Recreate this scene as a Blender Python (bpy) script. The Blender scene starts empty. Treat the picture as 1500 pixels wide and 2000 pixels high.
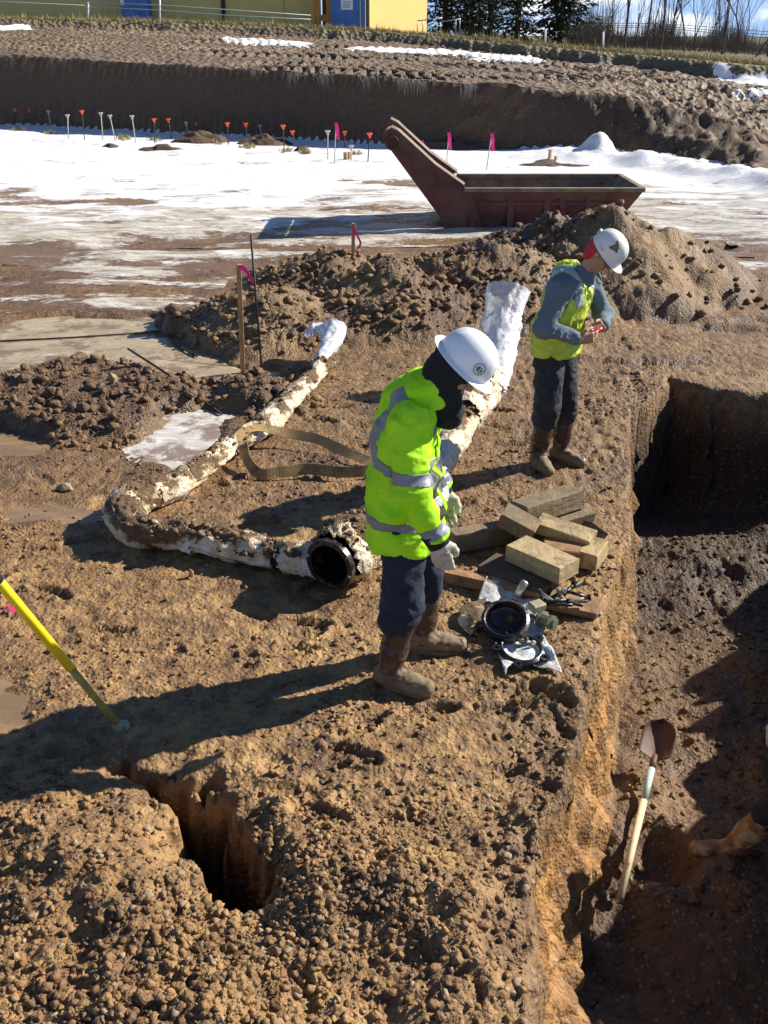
import bpy, math, random
import numpy as np
from mathutils import Vector, Matrix
R = math.radians
random.seed(7)
rng = np.random.default_rng(11)
sc = bpy.context.scene
col = sc.collection
F, TH, CH = 1900.0, R(26.1), 3.0          # focal length in photo pixels, pitch, camera height

# ------------------------------------------------------------ camera
cd = bpy.data.cameras.new('camera'); cam = bpy.data.objects.new('camera', cd); col.objects.link(cam)
cam.location = (0, 0, CH); cam.rotation_euler = (R(90) - TH, 0, 0)
cd.sensor_fit = 'VERTICAL'; cd.sensor_height = 24; cd.lens = 24 * F / 2000
cd.clip_start = 0.05; cd.clip_end = 1500
sc.camera = cam
sc.render.resolution_x = 768; sc.render.resolution_y = 1024

# ------------------------------------------------------------ sun and sky
SUN_EL, SUN_X, SUN_Y = R(33), 0.93, 0.37
sdir = Vector((SUN_X, SUN_Y, 0)).normalized() * math.cos(SUN_EL) + Vector((0, 0, math.sin(SUN_EL)))
sl = bpy.data.lights.new('sun', 'SUN'); sl.energy = 5.0; sl.angle = R(0.5); sl.color = (1, .93, .82)
so = bpy.data.objects.new('sun', sl); col.objects.link(so); so.rotation_euler = sdir.to_track_quat('Z', 'Y').to_euler()
w = bpy.data.worlds.new('World'); sc.world = w; w.use_nodes = True
nt = w.node_tree; N = nt.nodes; L = nt.links
bg = N['Background']; bg.inputs[1].default_value = 0.05
sky = N.new('ShaderNodeTexSky'); sky.sky_type = 'NISHITA'; sky.sun_disc = False
sky.sun_elevation = SUN_EL; sky.sun_rotation = math.atan2(sdir.x, sdir.y); sky.air_density = 1.0; sky.dust_density = .1; sky.ozone_density = 3
tint = N.new('ShaderNodeMixRGB'); tint.blend_type = 'MULTIPLY'; tint.inputs[0].default_value = 1; tint.inputs[2].default_value = (.9, 1.0, 1.2, 1); L.new(sky.outputs[0], tint.inputs[1])
tc = N.new('ShaderNodeTexCoord'); mp = N.new('ShaderNodeMapping'); mp.inputs['Scale'].default_value = (4, 4, 11)
cn = N.new('ShaderNodeTexNoise'); cn.inputs['Scale'].default_value = 2.2; cn.inputs['Detail'].default_value = 7
cr = N.new('ShaderNodeValToRGB'); cr.color_ramp.elements[0].position = .46; cr.color_ramp.elements[1].position = .60
cm = N.new('ShaderNodeMixRGB'); cm.inputs[2].default_value = (19, 19.6, 20.4, 1)
L.new(tc.outputs['Generated'], mp.inputs[0]); L.new(mp.outputs[0], cn.inputs[0]); L.new(cn.outputs[0], cr.inputs[0])
sx = N.new('ShaderNodeSeparateXYZ'); L.new(tc.outputs['Generated'], sx.inputs[0])
er = N.new('ShaderNodeMapRange'); er.inputs[1].default_value = .06; er.inputs[2].default_value = .16; er.inputs[3].default_value = 1; er.inputs[4].default_value = .0; L.new(sx.outputs[2], er.inputs[0])
hb_ = N.new('ShaderNodeMixRGB'); hb_.inputs[2].default_value = (5.2, 7.8, 12.5, 1); L.new(er.outputs[0], hb_.inputs[0]); L.new(tint.outputs[0], hb_.inputs[1])
mu = N.new('ShaderNodeMath'); mu.operation = 'MULTIPLY'; L.new(cr.outputs[0], mu.inputs[0]); L.new(er.outputs[0], mu.inputs[1]); L.new(mu.outputs[0], cm.inputs[0]); L.new(hb_.outputs[0], cm.inputs[1]); L.new(cm.outputs[0], bg.inputs[0])
sc.view_settings.view_transform = 'Standard'; sc.view_settings.look = 'None'
sc.view_settings.exposure = 0.78; sc.view_settings.gamma = 1

# ------------------------------------------------------------ maths helpers
def ray(x, y):
    a = (x - 750) / F; v = (y - 1000) / F
    return Vector((a, math.cos(TH) - v * math.sin(TH), -math.sin(TH) - v * math.cos(TH)))
def gp(x, y, z=0.0):                      # point at height z seen at photo pixel x, y
    d = ray(x, y); t = (z - CH) / d.z
    return Vector((t * d.x, t * d.y, z))
def wp(x, y, Y):                          # point at distance Y seen at photo pixel x, y
    d = ray(x, y); t = Y / d.y
    return Vector((t * d.x, Y, CH + t * d.z))
def h2(ix, iy, s):
    n = (ix.astype(np.int64) * 374761393 + iy.astype(np.int64) * 668265263 + s * 1442695041) & 0xffffffff
    n = ((n ^ (n >> 13)) * 1274126177) & 0xffffffff
    n = ((n ^ (n >> 15)) * 2246822519) & 0xffffffff
    return ((n ^ (n >> 16)) & 0xffffff) / float(0xffffff)
def vn(x, y, s=0):
    ix = np.floor(x); iy = np.floor(y); fx = x - ix; fy = y - iy
    fx = fx * fx * fx * (fx * (fx * 6 - 15) + 10); fy = fy * fy * fy * (fy * (fy * 6 - 15) + 10)
    a = h2(ix, iy, s); b = h2(ix + 1, iy, s); c = h2(ix, iy + 1, s); d = h2(ix + 1, iy + 1, s)
    return ((a * (1 - fx) + b * fx) * (1 - fy) + (c * (1 - fx) + d * fx) * fy) * 2 - 1
def fbm(x, y, o=4, s=0, g=.5):
    t = np.zeros_like(x); a = 1.0; q = 0
    for i in range(o):
        t += a * vn(x, y, s + i * 17); q += a
        x, y = (x * 1.62 - y * 1.21) + 5.3, (x * 1.21 + y * 1.62) + 9.1; a *= g
    return t / q
def vn3(p, s=0):
    i = np.floor(p).astype(np.int64); f = p - i; f = f * f * (3 - 2 * f); r = 0
    for a in (0, 1):
        for b in (0, 1):
            for c in (0, 1):
                wgt = (f[:, 0] if a else 1 - f[:, 0]) * (f[:, 1] if b else 1 - f[:, 1]) * (f[:, 2] if c else 1 - f[:, 2])
                r = r + wgt * h2(i[:, 0] + a + (i[:, 2] + c) * 131, i[:, 1] + b, s)
    return r * 2 - 1
def clods(x, y, s=0, rmin=.35, rmax=.8):   # rounded lumps, height 0..1
    ix = np.floor(x); iy = np.floor(y); out = np.zeros_like(x)
    for a in (-1, 0, 1):
        for b in (-1, 0, 1):
            cx = ix + a; cy = iy + b
            px = cx + h2(cx, cy, s); py = cy + h2(cx, cy, s + 1)
            q = h2(cx, cy, s + 2); r = rmin + (rmax - rmin) * q * q
            d2 = ((x - px) ** 2 + (y - py) ** 2) / (r * r)
            tx = h2(cx, cy, s + 3) - .5; ty = h2(cx, cy, s + 4) - .5; tu = h2(cx, cy, s + 5) - .5; tv = h2(cx, cy, s + 6) - .5; dx = (x - px) / r; dy = (y - py) / r
            dm = np.minimum(np.sqrt(np.maximum(0, 1 - d2)), np.minimum(.62 + 1.5 * (tx * dx + ty * dy), .75 + 2.2 * (tu * dx + tv * dy)))
            out = np.maximum(out, (.35 + .65 * q) * np.maximum(dm, 0) * r / rmax)
    return out
def ss(a, b, x):
    t = np.clip((x - a) / (b - a), 0, 1); return t * t * (3 - 2 * t)
def polysd(X, Y, pts):                     # signed distance to a polygon, negative inside
    d = np.full(X.shape, 1e9); ins = np.zeros(X.shape, bool); n = len(pts)
    for i in range(n):
        ax, ay = pts[i][:2]; bx, by = pts[(i + 1) % n][:2]
        ex, ey = bx - ax, by - ay; wx, wy = X - ax, Y - ay
        t = np.clip((wx * ex + wy * ey) / (ex * ex + ey * ey), 0, 1)
        d = np.minimum(d, (wx - ex * t) ** 2 + (wy - ey * t) ** 2)
        c = (ay > Y) != (by > Y)
        ins ^= c & (X < ex * (Y - ay) / (ey if abs(ey) > 1e-9 else 1e-9) + ax)
    d = np.sqrt(d); return np.where(ins, -d, d)
def pxpoly(l, z=0): return [tuple(gp(x, y, z))[:2] for x, y in l]

# ------------------------------------------------------------ ground shape
TD = 1.2                                    # trench depth
def line(px, z=0):
    p = sorted([(gp(x, y, z).y, gp(x, y, z).x) for x, y in px]); return [a for a, b in p], [b for a, b in p]
TOPY, TOPX = line([(1300, 748), (1245, 800), (1215, 860), (1222, 930), (1222, 1000), (1212, 1100), (1185, 1200), (1160, 1300), (1135, 1400), (1110, 1500), (1082, 1600), (1062, 1700), (1048, 1800), (1040, 1900), (1030, 2000)])
TOPY = [-2.0] + TOPY; TOPX = [-.15] + TOPX
FOOTY, FOOTX = line([(1235, 1000), (1228, 1100), (1222, 1250), (1215, 1400), (1205, 1500), (1195, 1600), (1172, 1700), (1152, 1800), (1138, 1900), (1128, 2000)], -TD)
FOOTY = [-2.0] + FOOTY + [9.5]; FOOTX = [.25] + FOOTX + [3.05]
HOLE = pxpoly([(205, 1492), (260, 1478), (330, 1490), (405, 1515), (470, 1560), (490, 1640), (545, 1745), (540, 1790), (470, 1800), (410, 1770), (375, 1700), (335, 1655), (318, 1590), (300, 1545), (250, 1520)])
ICE_A = pxpoly([(-260, 650), (0, 628), (110, 608), (290, 612), (330, 650), (400, 686), (470, 708), (560, 715), (520, 745), (400, 735), (280, 708), (150, 694), (0, 722), (-260, 740)])
ICE_B = pxpoly([(262, 868), (300, 835), (335, 806), (400, 790), (480, 798), (455, 835), (430, 880), (375, 920), (330, 905), (285, 892)])
ICE_C = pxpoly([(-150, 815), (30, 828), (90, 850), (60, 875), (-150, 880)])
ICE_D = pxpoly([(-120, 1310), (0, 1330), (50, 1365), (30, 1400), (-120, 1410)])
ICE_E = pxpoly([(40, 985), (120, 992), (210, 1000), (225, 1012), (120, 1018), (30, 1010)])
MOUND = pxpoly([(-150, 760), (60, 735), (190, 712), (330, 735), (420, 770), (440, 800), (350, 815), (250, 858), (110, 862), (-150, 840)])
MOUND2 = pxpoly([(400, 770), (470, 742), (560, 752), (600, 790), (520, 812), (430, 800)])
CX = [-700, -300, 0, 400, 750, 1000, 1200, 1350, 1500, 1800, 2300]
YB = [215, 232, 245, 265, 285, 297, 305, 326, 352, 400, 470]
YT = [60, 88, 105, 130, 150, 170, 190, 232, 268, 330, 400]
YC = [25, 40, 52, 62, 82, 112, 132, 150, 168, 200, 250]
YG = [5, 20, 36, 46, 62, 86, 104, 117, 132, 160, 200]
DT = [.6, .6, .6, .6, .6, .7, 1.1, 2.6, 4, 5, 5]
YCD = [52, 52, 52, 52, 50, 47, 45, 43, 42, 40, 38]
cu, cYb, cYt, czt, czc, czg = [], [], [], [], [], []
for i, x in enumerate(CX):
    b = gp(x, YB[i]); cu.append(b.x / b.y); cYb.append(b.y); cYt.append(b.y + DT[i])
    czt.append(wp(x, YT[i], b.y + DT[i]).z); czc.append(wp(x, YC[i], YCD[i]).z); czg.append(wp(x, YG[i], YCD[i] + 1.4).z)
PILE = [  # (centre pixel, crest height, radius x, radius y)
    ((1185, 560), 1.05, 1.5, 1.5), ((960, 590), .74, 1.6, 1.35), ((760, 620), .62, 1.25, 1.15), ((540, 640), .44, 1.15, 1.0), ((1310, 560), .74, 1.15, 1.15), ((380, 640), .2, .9, .5), ((650, 560), .45, 1.2, 1.0), ((1060, 530), .75, 1.5, 1.3), ((1480, 575), .12, 1.2, .7)]
PILE = [(gp(*p).x, gp(*p).y, h, a, b) for p, h, a, b in PILE]
_r = random.Random(77); PRINTS = []
for _ in range(110):
    _x, _y = _r.uniform(-3.2, 2.4), _r.uniform(3.1, 8.6)
    if _x > 1.0 + .13 * (_y - 4): continue
    PRINTS.append((_x, _y, _r.uniform(-.8, .8) + (3.14 if _r.random() < .5 else 0), _r.uniform(.015, .035)))
def ground(X, Y, fine=True):
    """returns z and attribute masks"""
    wob = fbm(X * .9, Y * .9, 4, 3)
    z = .05 * fbm(X * .55, Y * .55, 3, 40) + .018 * wob
    m = {}
    # spoil pile
    base = np.zeros_like(X)
    wx = X + .25 * fbm(X * 1.1, Y * 1.1, 3, 60); wy = Y + .25 * fbm(X * 1.1 + 7, Y * 1.1, 3, 61)
    for cx, cy, h, a, b in PILE:
        q = np.sqrt(((wx - cx) / a) ** 2 + ((wy - cy) / b) ** 2)
        base = np.maximum(base, h * np.clip(1.08 - q, 0, 1) ** .9) if True else base
    pile = ss(.01, .14, base)
    z = z * (1 - pile * .5) + base * (1 + .16 * fbm(X * 2, Y * 2, 4, 63))
    sdm = np.minimum(polysd(X, Y, MOUND), polysd(X, Y, MOUND2) + .0) + .12 * fbm(X * 2.5, Y * 2.5, 3, 66)
    mound = ss(.05, -.3, sdm); z = z + .14 * mound * (1 + .5 * fbm(X * 2, Y * 2, 3, 67))
    # foreground slope of loose rubble
    rub = ss(3.35, 2.7, Y + .35 * fbm(X * 1.3, Y * 1.3, 3, 70) + .1 * X)
    rid = ss(.25, .75, X + .2 * wob) * ss(4.6, 3.6, Y)
    z = z + .16 * rub * (.35 + fbm(X * 1.5, Y * 1.5, 4, 71, .6))
    # lumps ridge on the edge of the trench
    z = z + .15 * rid * ss(-.3, .5, fbm(X * 2.6, Y * 2.0, 5, 75, .62)) - .05 * rid
    # puddle basins
    wet = np.zeros_like(X)
    for P, d in ((ICE_A, .07), (ICE_B, .06), (ICE_C, .05), (ICE_D, .04), (ICE_E, .035)):
        sd = polysd(X, Y, P) + .2 * fbm(X * 2.2, Y * 3.4, 5, 80, .6)
        inn = ss(.10, -.06, sd); z = z * (1 - inn * .85) - d * inn; wet = np.maximum(wet, ss(.5, 0, sd))
    # hand-dug hole
    sdh = polysd(X, Y, HOLE) + .05 + .10 * fbm(X * 3.4, Y * 3.4, 5, 85, .62) + .09 * fbm(X * 9, Y * 9, 3, 87)
    hole = ss(.04, -.06, sdh); z = z - (.78 + .1 * fbm(X * 6, Y * 6, 3, 86)) * hole - .05 * ss(.22, 0, sdh) * (1 - hole)
    # trench
    n1 = .09 * fbm(X * 1.7, Y * 1.7, 4, 90) + .03 * fbm(X * 9, Y * 9, 2, 91)
    xt = np.interp(Y, TOPY, TOPX) + n1; xf = np.maximum(np.interp(Y, FOOTY, FOOTX) + n1 * .8, xt + .1)
    t = np.clip((X - xt) / (xf - xt), 0, 1); sleft = .25 * ss(0, .35, t) + .75 * t ** 1.15
    yf = np.interp(X, [2.4, 2.75, 3.1, 3.6, 5], [8.95, 9.15, 8.85, 8.7, 8.6]) + n1
    sfar = ss(yf, yf - .28, Y)
    xr = np.interp(Y, [-2, 3.0, 4.2, 5.0, 5.9, 7.1, 8.1, 9.5], [2.45, 2.65, 3.3, 3.75, 4.05, 4.75, 5.4, 5.6]) + n1 * 2.2
    sright = ss(xr + .1, xr - .2, X)
    tr = sleft * sfar * sright
    inT = ss(.02, .2, tr)
    z = z * (1 - tr) - tr * (TD + .06 * fbm(X * 1.5, Y * 1.5, 3, 95))
    z = z + .16 * ss(.75, 1, tr) * ss(-.1, .8, fbm(X * 1.1 + 3, Y * 1.1, 3, 96)) 
    floor = ss(.85, 1, tr)
    z = z + .6 * ss(xr, xr + .35, X) * ss(9.6, 8.4, Y) * (1 + .5 * fbm(X * 1.6, Y * 2.2, 3, 97)) * ss(9, 7.5, X)  # unseen bank added right of the trench to lengthen its floor shadow
    # a dug hollow in the trench floor beside the shovel
    hl = gp(1290, 1680, -TD); z = z - .22 * floor * np.exp(-(((X - hl.x) / .17) ** 2 + ((Y - hl.y) / .2) ** 2) ** 2)
    # far bank
    u = X / np.maximum(Y, 4.0)
    Yb = np.interp(u, cu, cYb) + .12 * fbm(X * .5, Y * .1, 3, 100); Yt = Yb + np.interp(u, cu, [a - b for a, b in zip(cYt, cYb)])
    zt = np.interp(u, cu, czt); zc = np.interp(u, cu, czc); zg = np.interp(u, cu, czg); yc = np.interp(u, cu, YCD)
    wall = np.clip((Y - Yb) / (Yt - Yb), 0, 1); bench = np.clip((Y - Yt) / (yc - Yt), 0, 1); cut = ss(0, .6, Y - yc + .3 * fbm(X * .8, Y * .3, 3, 101))
    far = ss(0, .05, wall)
    zz = zt * wall ** .8 + (zc - zt) * bench + (zg - zc) * cut
    rough = ss(.10, .3, u)       # right hand side is a lumpy slope
    zz = zz + far * rough * (1 - cut) * .22 * fbm(X * 1.1, Y * 1.1, 4, 102)
    zz = zz + (bench > 0) * (1 - cut) * (.07 * fbm(X * 1.6, Y * 1.2, 3, 103))
    tread = (bench > .02) * (1 - cut)
    zz = zz + tread * .06 * np.sign(np.sin(X * 15 + 3 * np.sin(Y * 1.3 + .4 * X) + np.abs(((Y * .55 + X * .12) % 1) - .5) * 9)) * ss(-.3, .3, fbm(X * .3, Y * .5, 2, 104))
    zz = zz + np.where(Y > 54, .4 * fbm(X * .05, Y * .05, 3, 105) * ss(54, 70, Y), 0)
    z = z * (1 - far) + zz
    # clods
    open_floor = ss(11.5, 13.5, Y - .3 * X) * (1 - pile) * (1 - far)
    if fine:
        dry = (1 - wet * .9) * (1 - open_floor) * (1 - far) * (1 - ss(.02, .3, tr) * (1 - floor)) * (1 - ss(.1, .6, hole))
        big = np.clip(rub * .9 + pile * .75 + mound + rid * .6 + .12 + .35 * floor + .5 * ss(.8, 1.8, X) * ss(5.5, 7.5, Y), 0, 1)
        patchy = ss(-.25, .35, fbm(X * 1.1 + 4, Y * 1.1, 4, 113)); smear = ss(.1, .5, fbm(X * .9, Y * 1.4 + 8, 4, 114)) * (1 - pile) * (1 - .15 * rub)
        big = big * (.2 + .8 * patchy) * (1 - .75 * smear)
        z = z - .07 * ss(.1, .5, fbm(X * .8, Y * 2.6, 4, 106)) * ss(1.5, 2.4, X) * ss(8.6, 9.2, Y) * (1 - far) * (1 - pile)
        lump = ss(-.35, .45, fbm(X * 1.7, Y * 1.7, 3, 110))
        wx2 = X + .05 * fbm(X * 9, Y * 9, 3, 108); wy2 = Y + .05 * fbm(X * 9 + 3, Y * 9, 3, 109)
        c = .07 * clods(wx2 * 4.5, wy2 * 4.5, 111) * big * lump
        c = c + .030 * clods(wx2 * 11, wy2 * 11, 115) * np.clip(big + .25, 0, 1) * (.4 + .6 * lump)
        c = c + .016 * clods(wx2 * 24, wy2 * 24, 118) * (.5 + .5 * np.clip(big + .2, 0, 1))
        c = c + .008 * clods(wx2 * 48, wy2 * 48, 119)
        c = c + .020 * (.5 - np.abs(fbm(X * 13, Y * 13, 4, 120, .6)) * 2) * (.35 + .65 * big)
        c = c - .035 * ss(.25, .6, fbm(X * 7, Y * 7, 4, 121)) * np.clip(big + .35, 0, 1)
        c = c - .022 * ss(.1, .7, fbm(X * 4.5, Y * 4.5, 3, 122)) * (1 - big)
        c = c * (1 - .65 * pile * ss(2.2, 3.4, X + .3 * wob))
        c = c + .06 * pile * fbm(X * 3.2, Y * 3.2, 4, 124)
        for fx_, fy_, fa_, fl_ in PRINTS:
            k_ = (np.abs(X - fx_) < .25) & (np.abs(Y - fy_) < .25)
            if not k_.any(): continue
            dx_, dy_ = X[k_] - fx_, Y[k_] - fy_; u1 = (dx_ * math.cos(fa_) + dy_ * math.sin(fa_)) / .15; v1 = (-dx_ * math.sin(fa_) + dy_ * math.cos(fa_)) / (.052 + .008 * u1)
            q_ = np.sqrt(u1 ** 2 + v1 ** 2); pr_ = ss(1.05, .85, q_); c[k_] = c[k_] * (1 - .7 * pr_) - fl_ * pr_ + .6 * fl_ * np.exp(-((q_ - 1.25) / .16) ** 2) + .004 * pr_ * np.sign(np.sin(u1 * 24))
        z = z + c * dry
        z = z + (1 - dry) * (1 - far) * (1 - inT) * .006 * fbm(X * 12, Y * 20, 3, 126)
        wallm = inT * (1 - floor)
        z = z + wallm * (.03 * fbm(X * 6, Y * 3.5, 4, 128))
        lum = .06 * clods(X * 2.2 + .5 * fbm(X * 2, Y * 2, 3, 131), Y * 1.6, 130) + .10 * clods(X * 4.6 + .5 * fbm(X * 5, Y * 5, 2, 132), Y * 3.6, 133) + .22 * fbm(X * 3.5, Y * 2.8, 6, 134, .7)
        z = z + lum * far * rough * (1 - cut) * ss(1.02, .2, bench)
        z = z + open_floor * .012 * fbm(X * 3, Y * 5, 4, 140)
    m['wall'] = wallm if fine else inT * 0
    m['deep'] = np.clip(ss(.15, .6, hole) + ss(.08, .5, tr) * ss(5.8, 7.2, Y) * (1 - floor * .5) + .18 * floor + far * (wall < .98) * .6 * ss(.36, .24, u), 0, 1)  # shade painted into hole, trench and bank wall as near-black soil
    m['orange'] = np.clip(ss(.03, .3, tr) * (1 - ss(.88, 1, tr)) * ss(5.6, 4.2, Y) + .5 * ss(.55, .85, fbm(X * .8, Y * .8, 3, 150) + .4) * pile * .4, 0, 1)
    m['wet'] = np.clip(wet + open_floor * .6 + .35 * ss(4.6, 6, Y) * ss(0, -1.5, X) * (1 - pile) * (1 - mound) * (1 - far), 0, 1)
    m['dark'] = np.clip(pile * .98 * ss(.4, -.1, fbm(X * .9, Y * .9, 3, 152)) + mound * .7 + 1.0 * far * (wall < 1) + .55 * floor + .9 * ss(.2, .8, hole) + .9 * ss(.1, .6, tr) * ss(5.6, 7.5, Y) * (1 - floor) + .75 * rid * ss(-.5, .3, fbm(X * 1.5, Y * 1.5, 3, 153)) + .55 * ss(5.0, 7.5, Y) * (1 - far) * (1 - pile), 0, 1)  # dark soil, plus shade painted into bank wall, hole and trench
    m['far'] = far * (bench > 0)
    m['grassy'] = cut
    m['tanpile'] = pile * ss(-.1, .35, fbm(X * .9, Y * .9, 3, 152))  # tan soil patches scattered over the pile
    m['red'] = ss(.0, .6, fbm(X * 1.1, Y * 1.1, 4, 154)) * (open_floor * .8 + .6 * ss(4, 6, Y) * ss(0, -2, X) * (1 - far))
    return z, m
def gz(x, y, fine=True):
    return float(ground(np.array([float(x)]), np.array([float(y)]), fine)[0][0])

# ------------------------------------------------------------ object helpers
def worldloc(o):
    v = Vector((0, 0, 0))
    while o: v += o.location; o = o.parent
    return v
def tag(o, label=None, cat=None, group=None, kind=None):
    if label: o['label'] = label
    if cat: o['category'] = cat
    if group: o['group'] = group
    if kind: o['kind'] = kind
    return o
def thing(name, label, cat, loc, group=None):
    o = bpy.data.objects.new(name, None); col.objects.link(o); o.location = loc; o.empty_display_size = .1
    return tag(o, label, cat, group)
def build(name, V, FC, mat, parent=None, smooth=False, loc=None, attrs=None):
    V = np.asarray(V, float).reshape(-1, 3)
    me = bpy.data.meshes.new(name)
    org = worldloc(parent) if parent else Vector(loc if loc is not None else (0, 0, 0))
    VV = V - np.array(org)
    if isinstance(FC, np.ndarray):
        n, k = FC.shape
        me.vertices.add(len(VV)); me.vertices.foreach_set('co', VV.astype(np.float32).ravel())
        me.loops.add(n * k); me.loops.foreach_set('vertex_index', FC.astype(np.int32).ravel())
        me.polygons.add(n); me.polygons.foreach_set('loop_start', np.arange(0, n * k, k, dtype=np.int32))
        me.polygons.foreach_set('loop_total', np.full(n, k, np.int32))
        me.update(calc_edges=True); me.validate()
    else:
        me.from_pydata([tuple(v) for v in VV], [], FC); me.update()
    if smooth: me.polygons.foreach_set('use_smooth', np.ones(len(me.polygons), bool))
    if attrs:
        for k, a in attrs.items():
            at = me.attributes.new(k, 'FLOAT', 'POINT'); at.data.foreach_set('value', np.asarray(a, np.float32))
    me.materials.append(mat)
    o = bpy.data.objects.new(name, me); col.objects.link(o)
    if parent: o.parent = parent
    elif loc is not None: o.location = loc
    return o
class MB:
    def __init__(s): s.v = []; s.f = []
    def add(s, V, FC):
        b = len(s.v); s.v += [tuple(p) for p in V]; s.f += [tuple(i + b for i in q) for q in FC]
    def box(s, c, size, rot=None, taper=1.0):
        c = Vector(c); x, y, z = [q / 2 for q in size]; P = []
        for k in (-1, 1):
            for j in (-1, 1):
                for i in (-1, 1):
                    t = taper if k > 0 else 1
                    p = Vector((i * x * t, j * y * t, k * z)); P.append(c + (rot @ p if rot else p))
        s.add(P, [(0, 2, 3, 1), (4, 5, 7, 6), (0, 1, 5, 4), (2, 6, 7, 3), (0, 4, 6, 2), (1, 3, 7, 5)])
    def bevbox(s, c, size, rot=None, b=.006):      # box with chamfered edges
        c = Vector(c); h = [q / 2 for q in size]; P = []; idx = {}
        for i in (-1, 1):
            for j in (-1, 1):
                for k in (-1, 1):
                    for a in range(3):
                        q = [i * (h[0] - b), j * (h[1] - b), k * (h[2] - b)]; q[a] += (i, j, k)[a] * b
                        idx[i, j, k, a] = len(P); p = Vector(q); P.append(c + (rot @ p if rot else p))
        FC = []
        for a in range(3):
            o = [q for q in range(3) if q != a]
            for sg in (-1, 1):
                key = lambda u, v: tuple((sg if q == a else (u if q == o[0] else v)) for q in range(3))
                FC.append([idx[key(u, v) + (a,)] for u, v in ((-1, -1), (1, -1), (1, 1), (-1, 1))])
        for a in range(3):
            o = [q for q in range(3) if q != a]
            for u in (-1, 1):
                for v in (-1, 1):
                    k1 = tuple((-1 if q == a else (u if q == o[0] else v)) for q in range(3)); k2 = tuple((1 if q == a else (u if q == o[0] else v)) for q in range(3))
                    FC.append([idx[k1 + (o[0],)], idx[k2 + (o[0],)], idx[k2 + (o[1],)], idx[k1 + (o[1],)]])
        for i in (-1, 1):
            for j in (-1, 1):
                for k in (-1, 1): FC.append([idx[i, j, k, 0], idx[i, j, k, 1], idx[i, j, k, 2]])
        s.add(P, FC)
    def tube(s, pts, rads, n=10, cap=True, squash=None, twist=0):
        pts = [Vector(p) for p in pts]
        if not hasattr(rads, '__len__'): rads = [rads] * len(pts)
        P = []; FC = []; up = None
        for i, p in enumerate(pts):
            t = (pts[min(i + 1, len(pts) - 1)] - pts[max(i - 1, 0)]).normalized()
            if up is None:
                up = Vector((0, 0, 1)) if abs(t.z) < .9 else Vector((1, 0, 0))
            up = (up - t * up.dot(t)).normalized(); sd = t.cross(up)
            for k in range(n):
                a = 2 * math.pi * k / n + twist * i
                q = 1 if squash is None else squash
                P.append(p + (sd * math.cos(a) + up * math.sin(a) * q) * rads[i])
        for i in range(len(pts) - 1):
            for k in range(n):
                k2 = (k + 1) % n; FC.append((i * n + k, i * n + k2, (i + 1) * n + k2, (i + 1) * n + k))
        if cap: FC += [tuple(range(n))[::-1], tuple(range((len(pts) - 1) * n, len(pts) * n))]
        s.add(P, FC)
    def lathe(s, prof, c, axis=(0, 0, 1), n=24, closed=False):     # prof = (radius, height)
        q = Vector(axis).to_track_quat('Z', 'Y'); c = Vector(c); P = []; FC = []; m = len(prof)
        for r_, z_ in prof:
            for k in range(n):
                a = 2 * math.pi * k / n; P.append(c + q @ Vector((r_ * math.cos(a), r_ * math.sin(a), z_)))
        for i in range(m if closed else m - 1):
            j = (i + 1) % m
            for k in range(n):
                k2 = (k + 1) % n; FC.append((i * n + k, i * n + k2, j * n + k2, j * n + k))
        s.add(P, FC)
    def build(s, name, mat, parent=None, smooth=False, loc=None): return build(name, s.v, s.f, mat, parent, smooth, loc)
def edge(a, b): return (Vector(b) - Vector(a))
def rot_to(d, side=(0, 0, 1)):            # matrix with x axis along d, z near side
    x = Vector(d).normalized(); z = Vector(side); z = (z - x * z.dot(x)).normalized(); y = z.cross(x)
    return Matrix((x, y, z)).transposed()
def smooth_path(p, n=6):                  # Catmull-Rom
    p = [Vector(q) for q in p]; P = [p[0]] + p + [p[-1]]; o = []
    for i in range(1, len(P) - 2):
        for k in range(n):
            t = k / n; a, b, c, d = P[i - 1], P[i], P[i + 1], P[i + 2]
            o.append(.5 * ((2 * b) + (c - a) * t + (2 * a - 5 * b + 4 * c - d) * t * t + (3 * b - a - 3 * c + d) * t ** 3))
    return o + [p[-1]]

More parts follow.
